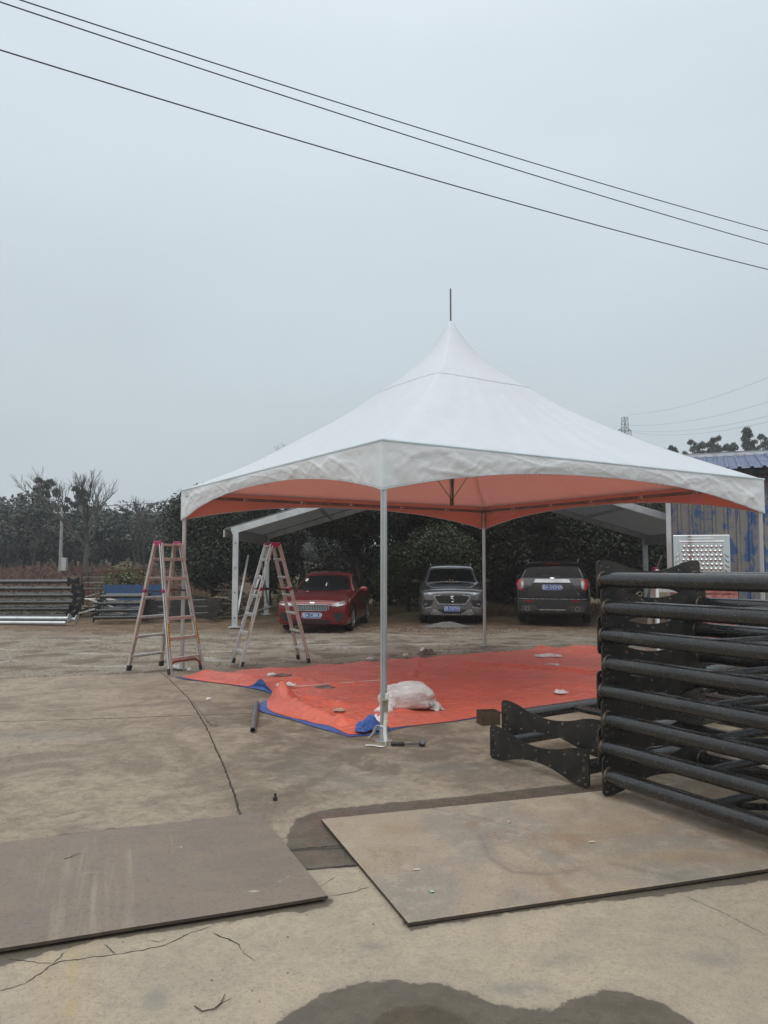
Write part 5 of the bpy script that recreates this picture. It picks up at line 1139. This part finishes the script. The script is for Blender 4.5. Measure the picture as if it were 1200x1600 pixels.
# ---- black sport utility car, tail towards the yard
DTRIM = pm('dark_satin_trim', (.07, .07, .068), (.05, .05, .048), 6, .4, .3)
BLK = paint('black_car_paint', (.004, .005, .007), .0, .03, .35)
st = [(-2.52, .34, .66, .80, .64, .88, .45), (-2.42, .24, .84, .93, .82, 1.0, .6), (-2.1, .22, .97, 1.0, .95, 1.07, .72), (-1.4, .22, .995, 1.08, .99, 1.15, .76), (-1.0, .22, 1.0, 1.12, .995, 1.2, .77), (-.55, .22, 1.0, 1.16, .995, 1.48, .72), (-.1, .22, 1.0, 1.18, .995, 1.67, .69), (.6, .22, 1.0, 1.19, .995, 1.735, .68),
      (1.4, .22, 1.0, 1.20, .995, 1.73, .68), (2.10, .23, .995, 1.22, .985, 1.72, .69), (2.30, .25, .99, 1.22, .98, 1.66, .70), (2.43, .27, .985, 1.22, .975, 1.40, .78), (2.48, .28, .97, 1.14, .955, 1.22, .78), (2.52, .30, .95, 1.02, .93, 1.08, .74), (2.55, .36, .90, .92, .88, .96, .68)]
t, body, bv = car('sport_utility_car', 'black sport utility car parked tail out at the carport right', st, (-1.52, 1.50), .38, BLK, (5.22, 23.3), R(165), .45)
rg = D('rear_window', [(-.80, 1.285), (.80, 1.285), (.665, 1.60), (.4, 1.63), (-.4, 1.63), (-.665, 1.60)], 'rear', .016, GLASS, t, res=.02)
D('wiper', [(-.20, 1.31), (.28, 1.335), (.28, 1.345), (-.20, 1.325)], 'rear', .024, BLKPL, rg); D('spoiler', [(-.68, 1.64), (.68, 1.64), (.66, 1.685), (-.66, 1.685)], 'rear', .05, BLK, t); D('brake_lamp', rrect(-.18, .18, 1.650, 1.668, .004), 'rear', .055, TAIL, t)
for sgn in (1, -1):
    f = (lambda p: p) if sgn > 0 else mir; ax = 'right' if sgn > 0 else 'left'
    tl = D('tail_lamp', f([(.75, 1.24), (.93, 1.24), (.965, 1.10), (.90, .95), (.83, .93), (.76, .99)]), 'rear', .014, TAIL, t); D('reversing_lens', f([(.765, 1.19), (.83, 1.19), (.84, 1.0), (.80, .975), (.77, 1.01)]), 'rear', .019, LAMP, tl)
    D('rear_reflector', f(rrect(.50, .74, .635, .665, .005)), 'rear', .012, TAIL, t)
    ex = D('exhaust_trim', f([(.36, .42), (.45, .52), (.80, .54), (.86, .42), (.80, .36), (.62, .355)]), 'rear', .020, DTRIM, t)
    q = MB(); q.lathe([(.052, 0), (.062, 0), (.062, .09), (.052, .09)], 18, Matrix.Translation((sgn * .66, 2.54, .44)) @ Matrix.Rotation(-PI / 2, 4, 'X') @ Matrix.Translation((0, 0, -.05)), close=True); q.build('tailpipe', CHROME, ex, True)
    q = MB(); q.lathe([(.05, 0), (.05, .01)], 16, Matrix.Translation((sgn * .66, 2.535, .44)) @ Matrix.Rotation(-PI / 2, 4, 'X')); q.build('tailpipe_bore', DARKIN, ex)
    D('side_window', [(-.45, 1.24), (.42, 1.25), (.42, 1.58), (.05, 1.57), (-.2, 1.45)], ax, .008, GLASS, t, res=.03); D('side_window', [(.50, 1.25), (1.32, 1.26), (1.32, 1.58), (.50, 1.58)], ax, .008, GLASS, t, res=.03); D('side_window', [(1.40, 1.265), (2.12, 1.28), (2.0, 1.54), (1.40, 1.58)], ax, .008, GLASS, t, res=.03)
    D('sill_cladding', [(-1.0, .24), (1.0, .24), (1.0, .40), (-1.0, .40)], ax, .014, GREYCL, t)
    for y0 in (.46, 1.36): D('door_gap', [(y0, .42), (y0 + .010, .42), (y0 + .010, 1.22), (y0, 1.22)], ax, .001, BLKPL, t)
    q = MB(); q.path([(sgn * .67, -.1, 1.68), (sgn * .69, .05, 1.765), (sgn * .69, 1.0, 1.80), (sgn * .68, 1.9, 1.77), (sgn * .67, 2.0, 1.70)], .018, 8); q.build('roof_rail', SILTR, t, True)
D('bumper_cladding', [(-.93, .33), (.93, .33), (.95, .48), (.95, .66), (.5, .69), (-.5, .69), (-.95, .66), (-.95, .48)], 'rear', .008, GREYCL, t); D('bumper_seam', [(-.90, .70), (.90, .70), (.90, .712), (-.90, .712)], 'rear', .010, SILTR, t)
D('diffuser_trim', [(-.36, .40), (.36, .40), (.34, .43), (-.34, .43)], 'rear', .018, SILTR, t); D('tailgate_recess', [(-.52, 1.14), (.52, 1.14), (.66, .93), (.70, .78), (-.70, .78), (-.66, .93)], 'rear', .004, GREYCL, t)
D('chrome_strip', [(-.49, 1.15), (.49, 1.15), (.45, 1.245), (-.45, 1.245)], 'rear', .022, SILTR, t); D('tailgate_gap', [(-.74, .755), (.74, .755), (.74, .768), (-.74, .768)], 'rear', .006, BLKPL, t)
bd = D('emblem', [(.06 * math.cos(2 * PI * k / 16), 1.275 + .022 * math.sin(2 * PI * k / 16)) for k in range(16)], 'rear', .016, CHROME, t)
plate(t, bv, 'rear', 0, 1.02, '\u6e58A\u00b7045NN', .50, .15); mirror(t, 1.14, -.55, 1.24, BLKPL, 1.15)
yr = max(v.co.y for v in rg.data.vertices)
m4 = Matrix.Translation((-.60, 2.545, .845)) @ Matrix.Rotation(PI, 4, 'Z') @ Matrix.Rotation(PI / 2, 4, 'X'); text_mesh('badge_lettering', 'EXPLORER', .052, CHROME, t, m4, .003, 1.0)
m4 = Matrix.Translation((-.57, 2.545, .79)) @ Matrix.Rotation(PI, 4, 'Z') @ Matrix.Rotation(PI / 2, 4, 'X'); text_mesh('badge_lettering', 'ECOBOOST', .034, CHROME, t, m4, .003, 1.0)
# low heap of grit in front of the grey car
hp = MB(); c0 = at(697, 978); hp.sheet([[(c0.x + r_ * .8 * math.cos(a), c0.y + r_ * .4 * math.sin(a), .14 * math.exp(-3.2 * r_ * r_) - .03 + .02 * float(sn(np.array([r_ * 2 * math.cos(a)]), np.array([r_ * 2 * math.sin(a)]), 4, 2)[0])) for a in [2 * PI * k / 36 for k in range(37)]] for r_ in [i / 10 for i in range(11)]])
tag(hp.build('grit_heap', pm('grey_grit', (.19, .18, .17), (.12, .115, .11), 20, .95, bump=.6, bscale=60), None, True), 'low grey heap of grit before the grey crossover', 'heap')
# ================================================================== VEGETATION
def leaf_mat(name, a, b_, rough=.55):
    b = NB(name); pos = b.n('ShaderNodeNewGeometry').outputs['Position']; f = b.rng(b.noise(1.1, 4, .6, vec=pos), .35, .68); g_ = b.rng(b.noise(14, 2, .5, vec=pos), .35, .7)
    c = b.mix(f, a, b_); c = b.mix(b.math('MULTIPLY', g_, .5), c, tuple(x * 1.7 for x in b_))
    oi = b.n('ShaderNodeObjectInfo'); k = b.rng(oi.outputs['Random'], 0, 1, .8, 1.2, False); v = b.n('ShaderNodeVectorMath', operation='SCALE'); b.l(c, v.inputs[0]); b.l(k, v.inputs['Scale'])
    return b.done(v.outputs[0], rough, 0, None, .35)
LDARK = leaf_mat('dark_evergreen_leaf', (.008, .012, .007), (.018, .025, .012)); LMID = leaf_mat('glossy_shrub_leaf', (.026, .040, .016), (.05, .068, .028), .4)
LFAR = leaf_mat('hazed_forest_leaf', (.036, .046, .041), (.058, .066, .056)); LPINE = leaf_mat('pine_needle', (.030, .042, .034), (.05, .062, .048)); LYEL = leaf_mat('yellow_green_leaf', (.075, .082, .032), (.11, .11, .045))  # forest leaf made paler and bluer, haze put into its colour
BROWN = leaf_mat('dead_bracken_leaf', (.105, .050, .036), (.15, .085, .055), .9); STRAW = leaf_mat('dead_grass_blade', (.15, .11, .06), (.10, .075, .04), .9)
BARK = pm('bark', (.055, .045, .036), (.032, .027, .022), 9, .95, bump=.5); TWG = pm('bare_twig', (.085, .075, .066), (.055, .05, .045), 6, .9)
def leaf_cloud(clumps, n, size, seed, shell=.55, ar=.55, zmin=None):
    r = np.random.default_rng(seed); C = np.array([c[:3] for c in clumps], float); Rd = np.array([c[3] for c in clumps], float); Sq = np.array([c[4] if len(c) > 4 else .85 for c in clumps])
    w_ = Rd ** 2; ix = r.choice(len(C), n, p=w_ / w_.sum()); d = r.normal(size=(n, 3)); d /= np.linalg.norm(d, axis=1)[:, None]
    rad = Rd[ix] * (shell + (1.08 - shell) * r.uniform(0, 1, n) ** .6); P = C[ix] + d * rad[:, None] * np.stack([np.ones(n), np.ones(n), Sq[ix]], -1)
    if zmin is not None: P[:, 2] = np.maximum(P[:, 2], zmin + r.uniform(0, .1, n))
    nn = d * .7 + r.normal(size=(n, 3)) * .7 + [0, 0, .35]; nn /= np.linalg.norm(nn, axis=1)[:, None]
    t = np.cross(nn, r.normal(size=(n, 3))); t /= np.linalg.norm(t, axis=1)[:, None]; b_ = np.cross(nn, t)
    s = (size * r.uniform(.6, 1.35, n))[:, None]; q = ar
    return np.stack([P - t * s, P - b_ * s * q, P + t * s, P + b_ * s * q], 1)
def rand_clumps(r, n, c, rx, ry, rz, r0, r1):
    o = []
    while len(o) < n:
        p = [r.uniform(-1, 1) for _ in range(3)]
        if sum(x * x for x in p) < 1: o.append((c[0] + p[0] * rx, c[1] + p[1] * ry, c[2] + p[2] * rz, r.uniform(r0, r1)))
    return o
def trunk(q, base, top, r0, r, bends=4, n=8):
    P = []; Rr = []
    for i in range(bends + 1):
        k = i / bends; P.append(Vector(base).lerp(Vector(top), k) + Vector((r.uniform(-1, 1), r.uniform(-1, 1), 0)) * .12 * r0 * 6 * (0 < i < bends)); Rr.append(r0 * (1 - .65 * k))
    q.path(P, Rr, n); return P
def broadleaf(name, label, loc, hgt, wid, seed, n, leaf, mat, group, clear=.25, size_r=(.30, .50), nc=28, depth=.85):
    r = random.Random(seed); z0 = float(terrain(loc[0], loc[1])); t = thing(name, label, 'tree', (loc[0], loc[1], z0), 0, group)
    q = MB(); P = trunk(q, (0, 0, -.1), (r.uniform(-.2, .2), 0, hgt * .75), .05 + hgt * .018, r)
    cl = rand_clumps(r, nc, (0, 0, hgt * (clear + 1) / 2), wid * .72, wid * .72 * depth, hgt * (1 - clear) / 2 * .78, wid * size_r[0], wid * size_r[1])
    for c in cl[::2]: k = min(.95, max(.25, c[2] / hgt * .7)); b0 = P[0].lerp(P[-1], k); q.path([b0, b0.lerp(Vector(c[:3]), .5) + Vector((0, 0, .1)), c[:3]], [.05 * hgt / 5, .03 * hgt / 5, .012], 6)
    q.build('trunk', BARK, t, True); quads_obj('crown', leaf_cloud(cl, n, leaf, seed), mat, t); return t
def branchy(q, r, p, d, L, rad, lev, spread=.6, up=.25):
    mid = p + d * L * .5 + Vector((r.uniform(-1, 1), r.uniform(-1, 1), r.uniform(-.5, .8))) * L * .06; e = p + d * L
    q.path([p, mid, e], [rad, rad * .82, rad * .62], 6 if lev > 2 else 4 if lev > 0 else 3, False)
    if lev == 0: return
    for k in range(3 if lev > 1 else 3):
        nd = (d + Vector((r.uniform(-1, 1), r.uniform(-1, 1), r.uniform(-.6, 1))) * spread + Vector((0, 0, up))).normalized(); s = p.lerp(e, r.uniform(.55, 1)) if k else e
        branchy(q, r, s, nd, L * r.uniform(.6, .82), rad * (.58 if k else .62), lev - 1, spread, up)
def bare_tree(name, label, loc, hgt, seed, group=None, lev=5, lean=(0, 0, 1), rad=.11, spread=.6):
    r = random.Random(seed); z0 = float(terrain(loc[0], loc[1])); t = thing(name, label, 'tree', (loc[0], loc[1], z0 - .05), 0, group); q = MB()
    branchy(q, r, Vector((0, 0, 0)), Vector(lean).normalized(), hgt * .34, rad, lev, spread)
    q.build('trunk', TWG, t, True); return t
# ---- the planting close behind the carport
bk = 'evergreens behind the carport'
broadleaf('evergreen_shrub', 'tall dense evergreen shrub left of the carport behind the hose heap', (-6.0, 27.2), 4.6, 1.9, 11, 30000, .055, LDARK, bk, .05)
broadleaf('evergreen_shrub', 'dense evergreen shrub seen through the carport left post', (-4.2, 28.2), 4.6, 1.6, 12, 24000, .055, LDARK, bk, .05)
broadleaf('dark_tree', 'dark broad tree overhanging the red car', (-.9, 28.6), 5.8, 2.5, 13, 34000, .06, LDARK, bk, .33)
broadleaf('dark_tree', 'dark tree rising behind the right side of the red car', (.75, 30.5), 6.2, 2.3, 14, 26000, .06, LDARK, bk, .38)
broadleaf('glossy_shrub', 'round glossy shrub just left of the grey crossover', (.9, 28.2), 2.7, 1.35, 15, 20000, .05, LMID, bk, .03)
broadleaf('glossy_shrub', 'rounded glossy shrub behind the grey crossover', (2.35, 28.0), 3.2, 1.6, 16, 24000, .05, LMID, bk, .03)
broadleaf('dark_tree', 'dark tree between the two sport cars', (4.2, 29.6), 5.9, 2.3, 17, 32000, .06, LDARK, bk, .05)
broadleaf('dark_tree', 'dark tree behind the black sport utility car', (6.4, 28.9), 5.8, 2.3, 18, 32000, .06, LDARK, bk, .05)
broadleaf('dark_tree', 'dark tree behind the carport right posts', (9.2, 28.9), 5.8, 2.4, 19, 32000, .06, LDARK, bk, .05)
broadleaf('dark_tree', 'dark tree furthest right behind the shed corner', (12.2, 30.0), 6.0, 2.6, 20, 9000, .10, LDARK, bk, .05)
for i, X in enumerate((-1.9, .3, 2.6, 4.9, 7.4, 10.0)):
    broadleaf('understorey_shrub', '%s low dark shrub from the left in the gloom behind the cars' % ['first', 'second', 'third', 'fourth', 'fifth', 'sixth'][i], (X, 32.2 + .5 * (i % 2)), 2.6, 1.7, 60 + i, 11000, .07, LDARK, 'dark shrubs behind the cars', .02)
broadleaf('yellow_shrub', 'yellow green shrub behind the rusty cage', (-11.2, 33.2), 1.75, 1.1, 21, 5000, .06, LYEL, None, .03)
broadleaf('low_shrub', 'low orange tinged shrub beside the red car', (-3.3, 26.6), 1.1, .6, 22, 1500, .06, LYEL, None, .03)
bare_tree('bare_tree', 'leafless tree leaning left of the dark tree over the red car', (-3.0, 29.6), 5.9, 23, None, 6, (-.12, 0, 1), .10, .55)
bare_tree('bare_tree', 'tall leafless spreading tree behind the rusty cage', (-17.4, 45.5), 7.4, 31, None, 6, (-.10, 0, 1), .17, .62)
# ---- the wooded bank on the left and the pines on the right
FV = {}
def variant(kind, seed):
    r = random.Random(seed)
    if kind == 'broad':
        cl = rand_clumps(r, 30, (0, 0, .55), .42, .42, .36, .11, .19); n, sz = 6500, .028
    elif kind == 'pine':
        cl = []
        for i in range(14):
            z = .30 + .70 * i / 13; w2 = .36 * (1.12 - z) ** .7 + .02
            for k in range(5): a = r.uniform(0, 6.28); d = r.uniform(.15, 1) ** .8 * w2; cl.append((d * math.cos(a), d * math.sin(a), z + r.uniform(-.025, .025), r.uniform(.022, .050), .75))
        cl.append((0, 0, 1.0, .03)); n, sz = 7000, .022
    else: cl = None
    q = MB()
    if kind == 'bare':
        branchy(q, r, Vector((0, 0, 0)), Vector((0, 0, 1)), .33, .017, 5, .5); o = q.build('trunk', TWG, None, True); me = o.data; bpy.data.objects.remove(o); return (me, None)
    P = trunk(q, (0, 0, -.05), (r.uniform(-.04, .04), 0, .95 if kind == 'pine' else .7), .018, r)
    for c in cl[::2]: b0 = P[0].lerp(P[-1], min(.95, max(.3, c[2] * .8))); q.path([b0, c[:3]], [.007, .003], 4)
    o = q.build('trunk', BARK, None, True); me = o.data; bpy.data.objects.remove(o)
    o = quads_obj('crown', leaf_cloud(cl, n, sz, seed, .15 if kind == 'pine' else .4, .22 if kind == 'pine' else .55), LPINE if kind == 'pine' else LFAR); cm = o.data; bpy.data.objects.remove(o); return (me, cm)
for k, sd_ in (('broad', 3), ('pine', 2), ('bare', 3)): FV[k] = [variant(k, 40 + i + 10 * len(k)) for i in range(sd_)]
def far_tree(kind, X, Y, top, label, group, wide=1.0, vi=0, rz=0.0):
    z0 = float(terrain(X, Y)); h = max(2.0, top - z0); t = thing(kind, label, 'tree', (X, Y, z0 - .1), rz, group); t.scale = (h * wide, h * wide, h)
    me, cm = FV[{'forest_tree': 'broad', 'pine_tree': 'pine', 'bare_tree': 'bare'}[kind]][vi]; part_from(me, 'trunk', t)
    if cm: part_from(cm, 'crown', t)
rf = random.Random(77); ONES = ['first', 'second', 'third', 'fourth', 'fifth', 'sixth', 'seventh', 'eighth', 'ninth', 'tenth', 'eleventh', 'twelfth']
front = [(-18, 772, 'forest_tree'), (14, 776, 'forest_tree'), (42, 768, 'forest_tree'), (70, 748, 'pine_tree'), (92, 772, 'forest_tree'), (122, 762, 'pine_tree'), (152, 790, 'forest_tree'), (178, 794, 'forest_tree'), (196, 792, 'pine_tree'), (228, 800, 'forest_tree'), (256, 793, 'forest_tree'), (282, 792, 'forest_tree')]
for i, (px, py, kd) in enumerate(front):
    Y = 62 + rf.uniform(-4, 6); p = at_y(px, py + 3, Y); far_tree(kd, p.x, Y, p.z, '%s tree from the left along the wooded bank skyline' % ONES[i], 'trees on the wooded bank', 1.05 if kd != 'pine_tree' else .9, i % (2 if kd == 'pine_tree' else 3), rf.uniform(0, 6))
for i in range(26):                                            # lower and deeper trees that merge below the skyline
    px = -60 + 400 * (i + rf.uniform(0, .8)) / 26; Y = rf.choice([55, 58, 70, 76]); p = at_y(px, rf.uniform(795, 835), Y); kd = rf.choice(['forest_tree', 'forest_tree', 'bare_tree', 'pine_tree'])
    far_tree(kd, p.x, Y, p.z, 'dim %s in the mass of the wooded bank' % {'forest_tree': 'evergreen tree', 'bare_tree': 'leafless tree', 'pine_tree': 'pine'}[kd], 'trees merged in the wooded bank', 1.0, rf.randrange(2), rf.uniform(0, 6))
for i, (px, py) in enumerate(((165, 790), (212, 772), (226, 778), (30, 790), (250, 800))):
    Y = 56; p = at_y(px, py, Y); far_tree('bare_tree', p.x, Y, p.z, '%s of the pale leafless trees before the wooded bank' % ONES[i], 'leafless trees before the bank', .9, i % 3, rf.uniform(0, 6))
for i, px in enumerate((425, 446, 462, 480, 505)):
    Y = 64; p = at_y(px, 800 + rf.uniform(-10, 20), Y); far_tree(['forest_tree', 'bare_tree', 'pine_tree'][i % 3], p.x, Y, p.z, '%s far tree seen through the gap left of the red car' % ONES[i], 'trees through the gap', 1.1, i % 2, rf.uniform(0, 6))
for i, (px, py, s_) in enumerate(((1052, 698, .9), (1086, 690, 1), (1116, 684, 1.1), (1143, 693, .9), (1168, 671, 1.2), (1196, 682, 1.2), (1232, 676, 1.2), (1030, 702, .9))):
    Y = 82 + rf.uniform(-5, 5); p = at_y(px, py + 2, Y); far_tree('pine_tree', p.x, Y, p.z, ('%s tree from the left above the shed roof' % ONES[i]) if i < 6 else ('tree beyond the right edge above the shed roof' if i == 6 else 'low tree just left of those above the shed roof'), 'trees above the shed roof', .85, i % 2, rf.uniform(0, 6))
r = random.Random(9); cl = []
for i in range(420):
    x = r.uniform(-95, 95); y = r.uniform(84, 104); zt = float(terrain(x, y)); cl.append((x, y, zt + r.uniform(.5, 4.6 if x < 10 else 5.5), r.uniform(1.2, 2.3)))
for i in range(60):
    x = r.uniform(-60, -10); y = r.uniform(66, 74); cl.append((x, y, float(terrain(x, y)) + r.uniform(.4, 2.6), r.uniform(.9, 1.6)))
wd = quads_obj('distant_wood', leaf_cloud(cl, 60000, .26, 9), LFAR); tag(wd, 'hazy wood massed along the far rise', 'wood', kind='stuff')
def blades(name, n, reg, h0, h1, wd_, mat, label, cat, seed):
    r = np.random.default_rng(seed); x, y = reg(r, n); n = len(x); z = terrain(x, y); h = r.uniform(h0, h1, n); a = r.uniform(0, 6.28, n); lx, ly = r.normal(0, .7, n) * h, r.normal(0, .35, n) * h; c, s = np.cos(a) * wd_, np.sin(a) * wd_
    P = np.stack([np.stack([x - c, y - s, z], -1), np.stack([x + c, y + s, z], -1), np.stack([x + lx + c * .3, y + ly + s * .3, z + h], -1), np.stack([x + lx - c * .3, y + ly - s * .3, z + h], -1)], 1)
    tag(quads_obj(name, P, mat), label, cat, kind='stuff')
def tufted(x0, x1, y0, y1, f=1.2, seed=1, thr=-.1):
    def g_(r, n): x = r.uniform(x0, x1, n * 2); y = r.uniform(y0, y1, n * 2); k = sn(x, y, f, seed) > thr; return x[k][:n], y[k][:n]
    return g_
blades('dead_bracken', 26000, tufted(-48, -8, 37, 56, .5, 2, -.4), .12, .55, .05, BROWN, 'reddish brown dead bracken covering the bank foot', 'bracken', 3)
blades('dead_grass', 9000, tufted(-5, 9.5, 24.6, 29, 1.2, 3), .06, .30, .012, STRAW, 'straw coloured dead grass behind the cars', 'grass', 4)
blades('rank_grass', 6000, tufted(-16, -4, 25, 36, .8, 5), .15, .5, .02, STRAW, 'dry grass behind the scrap on the left', 'grass', 6)
# ================================================================== POLES, PYLON, CABLES
CABLE = pm('black_cable', (.022, .023, .025), (.03, .03, .032), 3, .6); CONP = pm('concrete_pole', (.30, .30, .29), (.22, .22, .21), 5, .85)
p = at_y(97, 795, 50); z0 = float(terrain(p.x, 50)); up_ = thing('utility_pole', 'pale concrete utility pole before the wooded bank', 'utility pole', (p.x, 50, z0))
hh = p.z - z0; mm = MB(); mm.tube((0, 0, -.3), (0, 0, hh), .13, .085, 12); mm.build('shaft', CONP, up_, True)
mm = MB(); mm.bar((-.55, 0, hh - .25), (.55, 0, hh - .25), .07, .07); arm = mm.build('cross_arm', ALU2, up_)
for x in (-.5, 0, .5): mm = MB(); mm.lathe([(.03, 0), (.06, .04), (.04, .08), (.06, .12), (.03, .16)], 10, Matrix.Translation((x, 0, hh - .21))); mm.build('insulator', WHITEP, arm, True)
mm = MB(); mm.box((.28, -.1, .75), (.34, .28, .85)); mm.build('meter_box', ALU2, up_)
def cable(name, label, A, B, rad, sag, ext, mat, group, n=40):
    P = []
    for i in range(n + 1):
        k = -ext + (1 + 2 * ext) * i / n; q = A.lerp(B, k); q.z -= sag * 4 * k * (1 - k); P.append(q)
    m_ = MB(); m_.path(P, rad, 6); tag(m_.build(name, mat, None, True), label, 'cable', group)
og = 'overhead power lines'
cable('overhead_cable', 'upper of the two close overhead cables across the sky', at_y(32, 0, 11), at_y(1200, 361, 19.5), .0100, .10, .45, CABLE, og)
cable('overhead_cable', 'lower of the two close overhead cables across the sky', at_y(0, 3, 10.6), at_y(1200, 382, 19), .0100, .10, .45, CABLE, og)
cable('overhead_cable', 'single overhead cable running below the close pair', at_y(0, 78, 11), at_y(1200, 421, 19), .0110, .12, .45, CABLE, og)
g2 = 'far wires at the wooded bank'
cable('far_wire', 'upper thin wire running right from the utility pole to the tent edge', at_y(97, 793, 50), at_y(284, 783, 56), .022, .05, .0, CABLE, g2, 12); cable('far_wire', 'upper thin wire running left from the utility pole', at_y(97, 793, 50), at_y(-60, 790, 50), .022, .05, 0, CABLE, g2, 12)
cable('far_wire', 'lower thin wire running left from the utility pole', at_y(97, 797, 50), at_y(-60, 795, 50), .022, .05, 0, CABLE, g2, 12)
PY = pm('pylon_steel', (.16, .165, .17), (.11, .115, .12), 2, .6, .3)
tp = at_y(976, 652, 150); zb = float(terrain(tp.x, 150)); py_ = thing('lattice_pylon', 'grey lattice pylon rising far behind the tent right slope', 'pylon', (tp.x, 150, zb), R(20)); hh = tp.z - zb
def lw(k): return 1.7 * (1 - k) ** 1.4 + .42
for sx in (-1, 1):
    for sy in (-1, 1): mm = MB(); mm.path([(sx * lw(k), sy * lw(k), hh * k) for k in [i / 8 for i in range(9)]], .055, 5); mm.build('leg', PY, py_)
for i in range(16):
    k0, k1 = i / 16, (i + 1) / 16; q = MB()
    for (ax, ay), (bx, by) in zip(((-1, -1), (1, -1), (1, 1), (-1, 1)), ((1, -1), (1, 1), (-1, 1), (-1, -1))):
        q.tube((ax * lw(k0), ay * lw(k0), hh * k0), (bx * lw(k1), by * lw(k1), hh * k1), .03, n=4); q.tube((bx * lw(k0), by * lw(k0), hh * k0), (ax * lw(k1), ay * lw(k1), hh * k1), .03, n=4); q.tube((ax * lw(k1), ay * lw(k1), hh * k1), (bx * lw(k1), by * lw(k1), hh * k1), .03, n=4)
    q.build('lattice_bay', PY, py_)
for z, s_ in ((.88, -1), (.88, 1), (.76, 1), (.76, -1)):
    q = MB(); q.tube((s_ * .3, 0, hh * z), (s_ * 1.5, 0, hh * z + .1), .09, n=5); q.tube((s_ * .3, 0, hh * z + .6), (s_ * 1.5, 0, hh * z + .1), .07, n=5); q.tube((s_ * 1.45, 0, hh * z), (s_ * 1.45, 0, hh * z - .9), .08, n=5); q.build('cross_arm', PY, py_)
GW = pm('far_wire_grey', (.20, .21, .22), (.17, .18, .19), 2, .6)
for i, (a, b_) in enumerate((((980, 648), (1200, 590)), ((978, 664), (1200, 628)), ((984, 672), (1200, 650)), ((990, 676), (1200, 659)))):
    cable('pylon_wire', '%s faint wire from the top running right from the pylon' % ONES[i], at_y(*a, 150), at_y(*b_, 95), .016, 1.0, .0, GW, 'faint pylon wires', 24)
    bpy.data.objects[-1] if False else None
# ================================================================== HAZE
hz = MB(); hz.box((0, 0, 22.5), (630, 630, 50)); ho = hz.build('haze', []); ho.data.materials.clear()
hm = bpy.data.materials.new('thin_haze'); hm.use_nodes = True; ht_ = hm.node_tree; ht_.nodes.clear(); ou = ht_.nodes.new('ShaderNodeOutputMaterial'); pv = ht_.nodes.new('ShaderNodeVolumePrincipled')
pv.inputs['Color'].default_value = (.86, .90, .93, 1); pv.inputs['Density'].default_value = .0012; ht_.links.new(pv.outputs[0], ou.inputs['Volume']); ho.data.materials.append(hm); tag(ho, 'thin grey winter haze over the whole yard', 'haze', kind='stuff')
